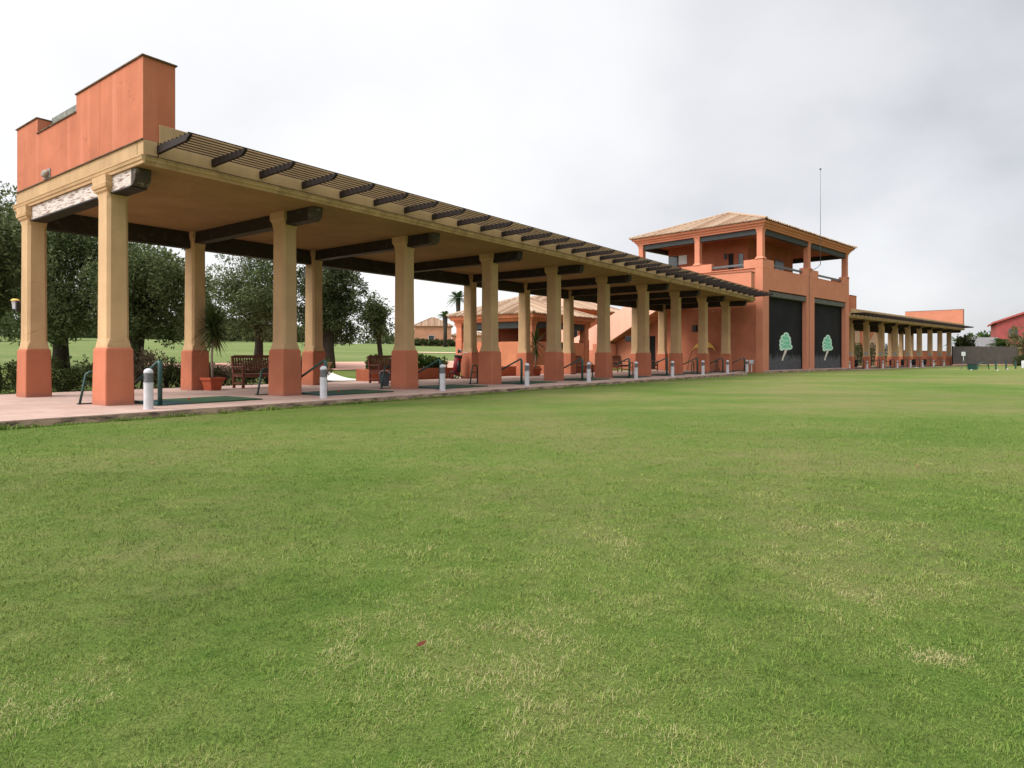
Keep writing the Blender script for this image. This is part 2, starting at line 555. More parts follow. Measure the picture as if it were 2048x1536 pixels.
# ------------------------------------------------------------------ grass blades
def build_grass():
    rs = np.random.RandomState(11)
    P = []; Sz = []
    for y0, y1, dens, h, wd in ((1.45, 3.2, 26000, .0175, .0015), (3.2, 6., 11000, .019, .0022), (6., 13.5, 3400, .020, .0034)):
        half = .86 * y1 + 1.6
        n = int((y1 - y0) * 2 * half * dens)
        x = rs.uniform(-half, half, n); y = rs.uniform(y0, y1, n)
        keep = np.abs(x) < .84 * y + 1.6
        # no blades on the pavement
        dx = x - FA.o.x; dy = y - FA.o.y
        w = dx * FA.v.x + dy * FA.v.y
        keep &= w < -2.03
        keep &= rs.rand(len(x)) < np.clip((13.5 - y) / 6., 0, 1)
        x = x[keep]; y = y[keep]
        P.append(np.stack([x, y, np.full_like(x, -.122)], 1))
        Sz.append(np.stack([h * rs.uniform(.5, 1.35, len(x)), wd * rs.uniform(.7, 1.3, len(x))], 1))
    # longer uncut blades against the kerb
    n = 26000
    s_ = rs.uniform(-7., 24., n); w_ = -2.0 - np.abs(rs.normal(0, .07, n))
    keep = rs.rand(n) < np.clip(1.2 - s_ / 24., .2, 1.)
    s_ = s_[keep]; w_ = w_[keep]
    P.append(np.stack([FA.o.x + FA.u.x * s_ + FA.v.x * w_, FA.o.y + FA.u.y * s_ + FA.v.y * w_, np.full_like(s_, -.122)], 1))
    Sz.append(np.stack([rs.uniform(.02, .075, len(s_)) * (1 + .6 * np.sin(s_ * 2.3) * np.sin(s_ * 5.1)), rs.uniform(.005, .009, len(s_))], 1))
    P = np.concatenate(P); Sz = np.concatenate(Sz); n = len(P)
    # dry thatch gathers in drifts and small clumps
    def vnoise(cell, seed):
        g = np.random.RandomState(seed).rand(256, 256)
        u = P[:, 0] / cell; w_ = P[:, 1] / cell
        i = np.floor(u).astype(int); j = np.floor(w_).astype(int)
        fu = u - i; fv = w_ - j; fu = fu * fu * (3 - 2 * fu); fv = fv * fv * (3 - 2 * fv)
        G = lambda a_, b_: g[a_ % 256, b_ % 256]
        return (G(i, j) * (1 - fu) + G(i + 1, j) * fu) * (1 - fv) + (G(i, j + 1) * (1 - fu) + G(i + 1, j + 1) * fu) * fv - .5
    tuft = np.clip(1. + 1.1 * vnoise(.045, 5) + .9 * vnoise(.12, 6), .35, 1.9)
    Sz[:, 0] *= tuft
    ang = rs.uniform(0, 2 * PI, n); lean = rs.uniform(.25, 1.35, n)
    d = np.stack([np.cos(ang), np.sin(ang), np.zeros(n)], 1)
    a2 = ang + PI / 2 + rs.uniform(-.5, .5, n)
    sd = np.stack([np.cos(a2), np.sin(a2), np.zeros(n)], 1)
    h = Sz[:, :1]; wd = Sz[:, 1:]
    up = np.array([0, 0, 1.])
    cl = np.cos(lean)[:, None]; sl = np.sin(lean)[:, None]
    mid = P + h * .55 * (up * cl + d * sl * .6)
    tip = P + h * (up * cl * .85 + d * sl * 1.15)
    V = np.stack([P - sd * wd * .5, P + sd * wd * .5, mid + sd * wd * .45, mid - sd * wd * .45, tip], 1).reshape(-1, 3)
    me = bpy.data.meshes.new('grass')
    me.vertices.add(len(V)); me.vertices.foreach_set('co', V.ravel().astype(np.float32))
    base = np.arange(n)[:, None] * 5
    loops = np.concatenate([base + np.array([[0, 1, 2, 3]]), base + np.array([[3, 2, 4]])], 1).ravel()
    me.loops.add(len(loops)); me.loops.foreach_set('vertex_index', loops.astype(np.int32))
    starts = (np.arange(n)[:, None] * 7 + np.array([[0, 4]])).ravel()
    me.polygons.add(2 * n)
    me.polygons.foreach_set('loop_start', starts.astype(np.int32))
    me.polygons.foreach_set('loop_total', np.tile([4, 3], n).astype(np.int32))
    at = me.attributes.new('rnd', 'FLOAT', 'POINT')
    r = rs.uniform(0, 1, n) ** 1.25 * .82 + .18 * (tuft - 1.) + .22 * vnoise(.04, 1) + .36 * vnoise(.13, 2) + .50 * vnoise(.5, 3) + .40 * vnoise(1.6, 4)
    far = np.clip((P[:, 1] - 2.2) / 5., 0, 1)
    r = r * (1 - .55 * far) + .42 * .55 * far
    r = np.clip(r, 0, 1)
    bp = np.hypot((P[:, 0] - 1.50) / .13, (P[:, 1] - 2.31) / .06)
    r = np.where(bp < rs.uniform(.5, 1.3, n), rs.uniform(.85, 1., n), r)
    at.data.foreach_set('value', np.repeat(r, 5).astype(np.float32))
    me.materials.append(M['blade'])
    me.update(calc_edges=True)
    o = link('grass', me)
    tag(o, 'short mown grass blades of the near lawn', 'grass', kind='stuff')
build_grass()

# ------------------------------------------------------------------ leaves and trees
def leaf_mesh(name, clumps, n, ll, lw, mat, seed=0, droop=0., shell=.55):
    rs = np.random.RandomState(seed)
    C = np.array([c[:3] for c in clumps], float); Rr = np.array([c[3:6] if len(c) > 4 else (c[3],) * 3 for c in clumps], float)
    vol = Rr.prod(1) ** .66
    idx = rs.choice(len(C), n, p=vol / vol.sum())
    dr = rs.normal(size=(n, 3)); dr /= np.linalg.norm(dr, axis=1)[:, None]
    rad = np.where(rs.rand(n) < shell, rs.uniform(.8, 1.08, n), rs.uniform(.2, 1., n) ** .5)
    P = C[idx] + dr * Rr[idx] * rad[:, None]
    ax = rs.normal(size=(n, 3)) + dr * .8; ax[:, 2] -= droop
    ax /= np.linalg.norm(ax, axis=1)[:, None]
    sd = np.cross(ax, rs.normal(size=(n, 3))); sd /= np.linalg.norm(sd, axis=1)[:, None]
    L = ll * rs.uniform(.6, 1.4, n)[:, None]; W = lw * rs.uniform(.7, 1.3, n)[:, None]
    V = np.stack([P, P + ax * L * .5 + sd * W * .5, P + ax * L, P + ax * L * .5 - sd * W * .5], 1).reshape(-1, 3)
    me = bpy.data.meshes.new(name)
    me.vertices.add(4 * n); me.vertices.foreach_set('co', V.ravel().astype(np.float32))
    me.loops.add(4 * n); me.loops.foreach_set('vertex_index', np.arange(4 * n, dtype=np.int32))
    me.polygons.add(n)
    me.polygons.foreach_set('loop_start', np.arange(0, 4 * n, 4, dtype=np.int32))
    me.polygons.foreach_set('loop_total', np.full(n, 4, np.int32))
    at = me.attributes.new('rnd', 'FLOAT', 'POINT')
    tone = rs.uniform(-.22, .22, len(C))[idx]
    at.data.foreach_set('value', np.repeat(np.clip(rs.uniform(.1, .9, n) + tone, 0, 1), 4).astype(np.float32))
    me.materials.append(mat)
    me.update(calc_edges=True)
    return me

def make_tree(loc, h, rx, zlow, n, label, cat='tree', seed=0, mat='olive', lean=(0, 0), trunk_r=.16, ncl=60, ll=.15, lw=.06, name='olive_tree', group=None, split=1, ry=None, dense=1.):
    rg = random.Random(seed); ry = ry or rx
    root = empty(name, loc, 0, label, cat, group)
    zc = zlow + (h - zlow) * .46; rup = h - zc; rdn = zc - zlow
    cl = []
    lobes = [(rg.uniform(0, 2 * PI), rg.uniform(-.3, .9), rg.uniform(.75, 1.08)) for _ in range(6)]
    while len(cl) < ncl:
        d = Vector((rg.gauss(0, 1), rg.gauss(0, 1), rg.gauss(0, 1))).normalized()
        k = rg.uniform(.35, .86)
        # an uneven outline: bulging and receding quarters
        best = max(lobes, key=lambda q: d.x * math.cos(q[0]) + d.y * math.sin(q[0]) + d.z * q[1])
        k *= best[2]
        r = rg.uniform(.16, .34) * min(rx, (rup + rdn) * .55)
        zz = d.z * (rup if d.z > 0 else rdn) * k
        cl.append((d.x * rx * k + lean[0], d.y * ry * k + lean[1], zc + zz, r * rg.uniform(.9, 1.4), r * rg.uniform(.9, 1.4), r * rg.uniform(.65, 1.)))
    main = list(cl)
    # wispy sprays reaching out of the crown, drooping ones below
    for i in range(34):
        a = rg.uniform(0, 2 * PI); e = rg.uniform(-.9, 1.)
        k = rg.uniform(.86, 1.08); ce = math.cos(e * 1.3)
        z = zc + math.sin(e * 1.3) * (rup if e > 0 else rdn) * k
        up = rg.uniform(.12, .26)
        cl.append((lean[0] + rx * k * ce * math.cos(a), lean[1] + ry * k * ce * math.sin(a), z, .09 * rx, .09 * rx, up * (1.2 if e > .2 else 1.6)))
    link('crown', leaf_mesh('crown', cl, int(n * dense), ll, lw, M[mat], seed, shell=.35), root)
    mb = MB()
    top = Vector((lean[0] * .6, lean[1] * .6, zlow + .3 * (h - zlow)))
    pts = [Vector((0, 0, -.2)), Vector((lean[0] * .1 + rg.uniform(-.06, .06), lean[1] * .1, top.z * .35)), Vector((lean[0] * .35, lean[1] * .35, top.z * .7)), top]
    mb.tube(pts, [trunk_r * 1.3, trunk_r, trunk_r * .9, trunk_r * .6], 9)
    for i, c in enumerate(main[::4]):
        e = Vector(c[:3]); st = pts[2].lerp(top, rg.uniform(-.3, .8))
        m_ = st.lerp(e, .5) + Vector((rg.uniform(-.25, .25), rg.uniform(-.25, .25), rg.uniform(0, .3)))
        mb.tube([st, m_, e], [trunk_r * .45, trunk_r * .26, .015], 6)
    mb.build('trunk', M['bark'], root, smooth=True)
    return root

def gl(F, s, w):
    p = F(s, w); return (p.x, p.y, ground_z(p.x, p.y))

G1 = 'olive trees behind the near canopy'
make_tree(gl(FA, .6, 9.2), 6.1, 2.1, 1.3, 23000, 'big leaning olive tree at the left edge, dark curved trunk', seed=1, trunk_r=.24, lean=(-.75, .3), group=G1)
make_tree(gl(FA, 4.3, 15.), 6.8, 3.2, .55, 38000, 'wide low hanging olive tree seen between the two end columns', seed=2, trunk_r=.25, group=G1)
make_tree(gl(FA, 5.2, 11.), 5.5, 2.1, 1.15, 25000, 'olive tree with thick black trunk just right of the nearest front column', seed=3, trunk_r=.30, lean=(.35, 0), group=G1)
make_tree(gl(FA, 13.5, 16.5), 6.7, 2.35, 1.1, 25000, 'pale silvery olive tree left of the second front column, behind the bench', seed=4, trunk_r=.2, group=G1)
make_tree(gl(FA, 15.15, 13.), 6.4, 1.85, .9, 28000, 'dense nearly black olive tree right of the second front column', seed=5, trunk_r=.3, group=G1, mat='olivedark')
make_tree(gl(FA, 18.1, 12.5), 4.0, .95, 1.4, 6000, 'small grey green olive tree with leaning trunk left of the third front column', seed=6, trunk_r=.13, lean=(-.25, 0), group=G1)
make_tree(gl(FA, 9.6, 15.), 4.0, 1.15, .8, 9000, 'slim dark olive tree seen behind the nearer potted yucca', seed=7, trunk_r=.13, group=G1)

# distant tree line on the rise
ft = [(430, 100, 7.6, 3.6), (462, 104, 5.5, 3.), (505, 108, 5.6, 3.8), (548, 100, 4.6, 3.4), (395, 92, 6.5, 4.), (-40, 70, 6.5, 4.2), (75, 84, 5.5, 3.6), (118, 88, 5., 3.2), (588, 112, 4.6, 3.5)]
def at_px(px, w, F=FA):
    k = (px - 1024) / 1306.16
    P = F.o + F.v * w
    t = (k * P.y - P.x) / (F.u.x - k * F.u.y)
    return t
names = ['tallest', 'second tallest', 'broad', 'low', 'leftmost tall', 'far left', 'pinkish left', 'small left', 'rightmost']
for i, (px, w, h, r) in enumerate(ft):
    s = round(at_px(px, w), 2)
    make_tree(gl(FA, s, w), h * .8, r, .4, 2600, '%s of the distant trees on the far rise of the golf course' % names[i], seed=40 + i, trunk_r=.2, ncl=16, ll=.5, lw=.26, name='distant_tree', group='distant trees on the rise', mat='olivedark' if i % 2 else 'olive')

rw = random.Random(77)
wc = []
for i in range(150):
    w_ = rw.uniform(112, 150); px = rw.uniform(-250, 830)
    q = gl(FA, at_px(px, w_), w_); hh = rw.uniform(1.2, 3.2) + (2. if rw.random() < .25 else 0)
    wc.append((q[0], q[1], q[2] + hh * .5, rw.uniform(2.2, 4.), rw.uniform(2., 3.), hh * .62))
tag(link('distant_woodland', leaf_mesh('distant_woodland', wc, 26000, .9, .5, M['olivedark'], 78)), 'low dark belt of scrub and trees along the far ridge', 'woodland', kind='stuff')

def shrub(loc, rx, ry, h, n, label, mat='hedge', seed=0, ll=.07, lw=.035, name='shrub', group=None, stems=True, ncl=11, cat='shrub'):
    rg = random.Random(seed)
    root = empty(name, loc, rg.uniform(0, 6), label, cat, group)
    cl = []
    for i in range(ncl):
        a = rg.uniform(0, 2 * PI); k = rg.uniform(0, .75) ** .6
        r = rg.uniform(.28, .42)
        zz = rg.uniform(.22, .72)
        cl.append((rx * k * math.cos(a), ry * k * math.sin(a), h * zz, rx * r, ry * r, h * min(r, 1 - zz)))
    for i in range(ncl):   # loose upright sprigs break the outline
        a = rg.uniform(0, 2 * PI); k = rg.uniform(.2, .95)
        cl.append((rx * k * math.cos(a), ry * k * math.sin(a), h * rg.uniform(.7, .95), .06, .06, h * .14))
    link('foliage', leaf_mesh('foliage', cl, n, ll, lw, M[mat], seed, droop=-.5), root)
    if stems:
        mb = MB()
        for c in cl[:ncl]:
            mb.tube([(c[0] * .2, c[1] * .2, -.05), (c[0] * .6, c[1] * .6, c[2] * .6), c[:3]], [.02, .014, .006], 5)
        mb.build('stem', M['bark'], root)
    return root

hp = [(-2.6, .95, 'hedge'), (-1.5, .9, 'hedge'), (-.4, .95, 'hedge'), (.75, .82, 'hedge'), (1.75, .95, 'hedge'), (2.7, .86, 'hedge'), (3.6, 1.15, 'drybush'), (4.5, .95, 'hedge'), (5.4, .8, 'hedge'), (6.2, .7, 'drybush'), (7.1, .88, 'hedge'), (8.1, .9, 'hedge'), (8.95, .82, 'hedge')]
hl = ['dark hedge shrub at the far left edge', 'dark hedge shrub under the leaning olive trunk', 'dark hedge shrub left of the end wall columns', 'dark hedge shrub just right of the rear end column',
      'clipped dark hedge shrub midway between the two end columns', 'dark hedge shrub left of the nearest front column', 'tall brownish half dry shrub behind the nearest green divider', 'dark hedge shrub left of the nearer yucca pot',
      'dark hedge shrub directly behind the nearer yucca pot', 'low brown bare shrub left of the nearest bench', 'dark hedge shrub behind the nearest bench back', 'dark hedge shrub hidden behind the second front column', 'black green bush at the pale path opening']
for i, (s, h, mt) in enumerate(hp):
    shrub(gl(FA, s, 7.05 + .15 * math.sin(i * 2)), .68, .55, h, 3000, hl[i], mt, 60 + i, group='hedge shrubs along the rear of the paving')
shrub(gl(FA, 9.75, 6.9), 1.0, .7, .95, 5200, 'rounded dark bush left of the pale path opening', 'hedge', 90, group='hedge shrubs along the rear of the paving')

# ------------------------------------------------------------------ canopies
def ring8(z, hx, hy, ch, c=(.25, .30)):
    ch = max(ch, .004)
    p = [(hx, hy - ch), (hx - ch, hy), (-hx + ch, hy), (-hx, hy - ch), (-hx, -hy + ch), (-hx + ch, -hy), (hx - ch, -hy), (hx, -hy + ch)]
    return [(c[0] + x, c[1] + y, z) for x, y in p]
def column_meshes():
    sh = MB().loft([ring8(1.11, .218, .268, .0), ring8(1.16, .216, .266, .006), ring8(1.30, .203, .253, .052), ring8(2.6, .197, .247, .056), ring8(4.0, .192, .242, .058), ring8(4.2, .205, .255, .02), ring8(4.26, .232, .285, .0), ring8(4.44, .236, .290, .0)])
    shc = MB().loft([ring8(1.11, .218, .268, .0), ring8(1.16, .216, .266, .006), ring8(1.30, .203, .253, .052), ring8(2.6, .197, .247, .056), ring8(4.0, .192, .242, .058), ring8(4.13, .20, .25, .02),
                     ring8(4.16, .235, .285, .0), ring8(4.205, .240, .290, .0), ring8(4.21, .262, .315, .0), ring8(4.285, .275, .330, .0), ring8(4.30, .255, .305, .0), ring8(4.44, .265, .315, .0)])
    pl = MB().loft([ring8(-.02, .268, .320, .02), ring8(.3, .262, .312, .015), ring8(1.06, .252, .302, .015), ring8(1.10, .246, .296, .02), ring8(1.125, .222, .272, .02)])
    return sh.mesh('column', M['cream']), shc.mesh('column_end', M['cream']), pl.mesh('plinth', M['plinth'])
ME_SH, ME_SHC, ME_PL = column_meshes()

def canopy(F, z0, zs, cols, x0, x1, label, name, end_walls, rear_w=4.30):
    root = empty(name, (F.o.x, F.o.y, z0), F.th, label, 'canopy')
    root.scale = (1, 1, zs)
    for i, s in enumerate(cols):
        for w in (0., rear_w):
            c = link('column', ME_SHC if i == 0 and z0 == 0 else ME_SH, root, .006, (s, w, 0))
            link('plinth', ME_PL, c, .012)
    L = x0; Rr = x1
    MB().box(L + .01, Rr, -1.30, 5.25, 4.432, 4.60).build('soffit', M['cream_shaded'], root)
    if z0 == 0:
        MB().prism([(Rr - .01, -.85), (38.05, -.85), (39.0, 5.2), (Rr - .01, 5.2)], 4.45, 4.59).build('roof_shade_link', M['cream_shaded'], root)  # wedge slab added across the gap to shade the tower's side wall
    # stepped cornice along the front and the two ends
    mb = MB()
    prof = [(-1.301, 4.425), (-1.335, 4.425), (-1.345, 4.475), (-1.375, 4.49), (-1.385, 4.545), (-1.40, 4.55), (-1.40, 4.572), (-1.301, 4.572)]
    mb.prism(prof, L - .02, Rr + .02, 'x')
    mb.build('cornice', M['cream_grimy'], root)
    me_ = MB()
    profe = [(L + .009, 4.425), (L - .025, 4.425), (L - .03, 4.475), (L - .05, 4.49), (L - .06, 4.545), (L - .07, 4.55), (L - .07, 4.572), (L + .009, 4.572)]
    me_.prism(profe, -1.40, 5.30, 'y')
    me_.build('end_cornice', M['cream'], root)
    MB().prism([(-1.408, 4.566), (-1.408, 4.583), (-1.36, 4.586), (-1.36, 4.573)], L + .02, Rr + .02, 'x').build('drip_edge', M['coping'], root)
    # low parapet: front band with pergola fixed on
    p0 = x0 + .28
    pm = MB().box(p0, Rr, -1.35, -1.12, 4.573, 5.20)
    pm.box(L + .001, p0 - .02, -1.335, -1.1, 4.573, 4.868)
    pm.build('parapet', M['cream'], root, bevel=.012)
    MB().box(L + .3, Rr - .05, -1.1, 5.2, 4.601, 4.66).build('roof_deck', M['coping'], root)
    eb = MB().box(L, L + .25, -1.09, 5.26, 4.573, 4.868); eb.build('end_band', M['cream'], root, bevel=.01)
    for (a0, a1, zt, notch, mt, wend) in end_walls:
        b0 = -1.325
        if notch:
            poly = [(b0, 4.87), (wend, 4.87), (wend, zt), (3.87, zt), (3.87, zt - .36), (1.67, zt - .36), (1.67, zt), (b0, zt)]
        else:
            poly = [(b0, 4.60), (wend, 4.60), (wend, zt), (b0, zt)]
        ew = MB().prism(poly, a0, a1, 'x').build('end_wall', M[mt], root, bevel=.008)
        cp = MB()
        segs = [(b0 - .02, 1.67, zt), (1.67 + .0, 3.87, zt - .36), (3.87, wend + .02, zt)] if notch else [(b0 - .02, wend + .02, zt)]
        for q0, q1, z in segs:
            cp.box(a0 - .025, a1 + .025, q0 - (0 if z < zt else .012), q1 + (0 if z < zt else .012), z + .001, z + .026)
        if notch:
            cp.box(a0 - .03, a0 - .001, b0 - .02, wend, 4.855, 4.875)
        cp.build('coping', M['coping'], ew)
        if notch:
            MB().box(a0 - .003, a0 + .01, .505, .517, 4.88, zt - .005).build('joint', M['terra_shade_joint'], ew)
            MB().box(a0 + .28, a0 + .33, 1.672, 3.868, zt - .33, zt + .08).build('back_panel', M['mossy'], ew)
    # beams across every frame, painted white at the open end
    for i, s in enumerate(cols):
        peel = (i == 0 and z0 == 0)
        bm_ = MB()
        bm_.prism([(-.80, 4.12), (-.80, 4.425), (5.05, 4.425), (5.05, 4.12)], s + .11, s + .39, 'x')
        o = bm_.build('cross_beam', M['peel'] if peel else M['beam'], root, bevel=.008)
        e = MB().prism([(-.801, 4.118), (-.86, 4.118), (-.97, 4.22), (-.99, 4.425), (-.801, 4.425)], s + .108, s + .392, 'x')
        e.build('beam_end', M['beamend'] if i < 3 else M['beam'], o, bevel=.01)
        if peel:
            MB().box(s + .10, s + .40, -.80, 5.0, 4.092, 4.119).build('under_plank', M['beam'], o)
    rb = MB().box(x0 + .25, Rr - .1, rear_w + .17, rear_w + .45, 3.98, 4.431)
    rb.build('rear_beam', M['beam'], root, bevel=.008)
    # pergola
    me_r = MB().prism([(-1.352, 4.656), (-1.352, 4.80), (-2.52, 4.80), (-2.52, 4.765), (-2.40, 4.69), (-1.352, 4.655)], -.030, .030, 'x').mesh('rafter', M['rafter'])
    k = 0
    x = x0 + .26
    while x < Rr + .02:
        link('rafter', me_r, root, .005, (x, 0, 0))
        x += 1.03
    last = x - 1.03
    me_b = MB().box(x0 + .22, last + .10, -.013, .013, 4.801, 4.816).mesh('batten', M['batten'])
    for j in range(8):
        link('batten', me_b, root, 0, (0, -1.50 - j * .143, 0))
    return root
colsA = [0.] + [3.856 + 4.0034 * i for i in range(9)]
NEAR = canopy(FA, 0., 1., colsA, .09, 36.7, 'long cream canopy on ten terracotta based column pairs with tall red end wall', 'golf_bay_canopy',
       [(.09, .67, 6.37, True, 'terra', 5.21), (36.0, 36.69, 6.20, False, 'salmon', 1.9)])
colsB = [4.4 * k for k in range(-1, 9)]
FAR = canopy(FB, BZ, 1.012, colsB, -4.6, 35.6, 'distant lower canopy with dark slatted eave right of the shuttered tower', 'golf_bay_canopy',
       [(-4.5, -2.95, 6.30, False, 'terra', 5.2), (34.95, 35.55, 7.05, False, 'salmon', 5.21)])
me_s = MB().box(-.012, .012, -.19, .19, 0, .26).mesh('bay_sign', M['greysign'])
for s in colsB:
    link('bay_sign', me_s, FAR, 0, (s + .028, .30, 1.26))

# ------------------------------------------------------------------ tiled hip roof
def hip_roof(name, parent, ax0, ax1, by0, by1, z0, rise, pitch=.27, r=.078, loc=None):
    """barrel tiles on four slopes; eave rectangle in local coords"""
    W = by1 - by0; Lx = ax1 - ax0
    half = min(W, Lx) / 2
    mb = MB(); rnd = []
    rg = random.Random(5)
    z1 = z0 + rise
    xr0, xr1 = ax0 + half, ax1 - half
    ym = (by0 + by1) / 2
    if Lx >= W:
        A, B = (xr0, ym, z1), (xr1, ym, z1)
        faces = [((ax0, by0, z0), (ax1, by0, z0), B, A), ((ax1, by0, z0), (ax1, by1, z0), B), ((ax1, by1, z0), (ax0, by1, z0), A, B), ((ax0, by1, z0), (ax0, by0, z0), A)]
    else:
        A, B = ((ax0 + ax1) / 2, by0 + half, z1), ((ax0 + ax1) / 2, by1 - half, z1)
        faces = [((ax0, by0, z0), (ax1, by0, z0), A), ((ax1, by0, z0), (ax1, by1, z0), B, A), ((ax1, by1, z0), (ax0, by1, z0), B), ((ax0, by1, z0), (ax0, by0, z0), A, B)]
    for fc in faces:
        o = len(mb.v); mb.add(fc, [tuple(range(len(fc)))]); rnd += [-.9] * len(fc)
    def bar(p, q):
        p = Vector(p); q = Vector(q)
        d = (q - p).normalized(); side = d.cross(Vector((0, 0, 1))).normalized(); up = side.cross(d)
        n = 5; ring = []
        for e in (p - d * .04, q):
            ring.append([e + side * r * math.cos(PI * i / (n - 1)) + up * r * math.sin(PI * i / (n - 1)) for i in range(n)])
        v = ring[0] + ring[1]
        f = [(i, i + 1, i + 1 + n, i + n) for i in range(n - 1)] + [tuple(range(n - 1, -1, -1))]
        mb.add(v, f); val = rg.random()
        rnd.extend([val] * len(v))
    def side_rows(e0, e1, inward, length):
        n = int(length / pitch)
        for i in range(n):
            t = (i + .5) / n
            dd = min(t * length, (1 - t) * length, half)
            p = Vector(e0).lerp(Vector(e1), t)
            q = p + Vector(inward) * dd; q.z = z0 + rise * dd / half
            # broken into courses of tile
            bar(p, q)
    side_rows((ax0, by0, z0), (ax1, by0, z0), (0, 1, 0), Lx)
    side_rows((ax0, by1, z0), (ax1, by1, z0), (0, -1, 0), Lx)
    side_rows((ax0, by0, z0), (ax0, by1, z0), (1, 0, 0), W)
    side_rows((ax1, by0, z0), (ax1, by1, z0), (-1, 0, 0), W)
    r2 = r; r = r * 1.25
    if Lx >= W:
        hips = [((ax0, by0, z0), A), ((ax0, by1, z0), A), ((ax1, by0, z0), B), ((ax1, by1, z0), B), (A, B)]
    else:
        hips = [((ax0, by0, z0), A), ((ax1, by0, z0), A), ((ax0, by1, z0), B), ((ax1, by1, z0), B), (A, B)]
    for a, b in hips:
        a = Vector(a); b = Vector(b)
        if (b - a).length > .1: bar(a + Vector((0, 0, .05)), b + Vector((0, 0, .05)))
    me = bpy.data.meshes.new(name)
    me.from_pydata(mb.v, [], mb.f); me.materials.append(M['tile'])
    at = me.attributes.new('rnd', 'FLOAT', 'POINT'); at.data.foreach_set('value', rnd)
    return link(name, me, parent, 0, loc)

def cornice_ring(x0, x1, y0, y1, prof):
    """prof: list of (outset, z), closed solid ring of mouldings"""
    mb = MB()
    rings = [[(x0 - o, y0 - o, z), (x1 + o, y0 - o, z), (x1 + o, y1 + o, z), (x0 - o, y1 + o, z)] for o, z in prof]
    return mb.loft(rings)

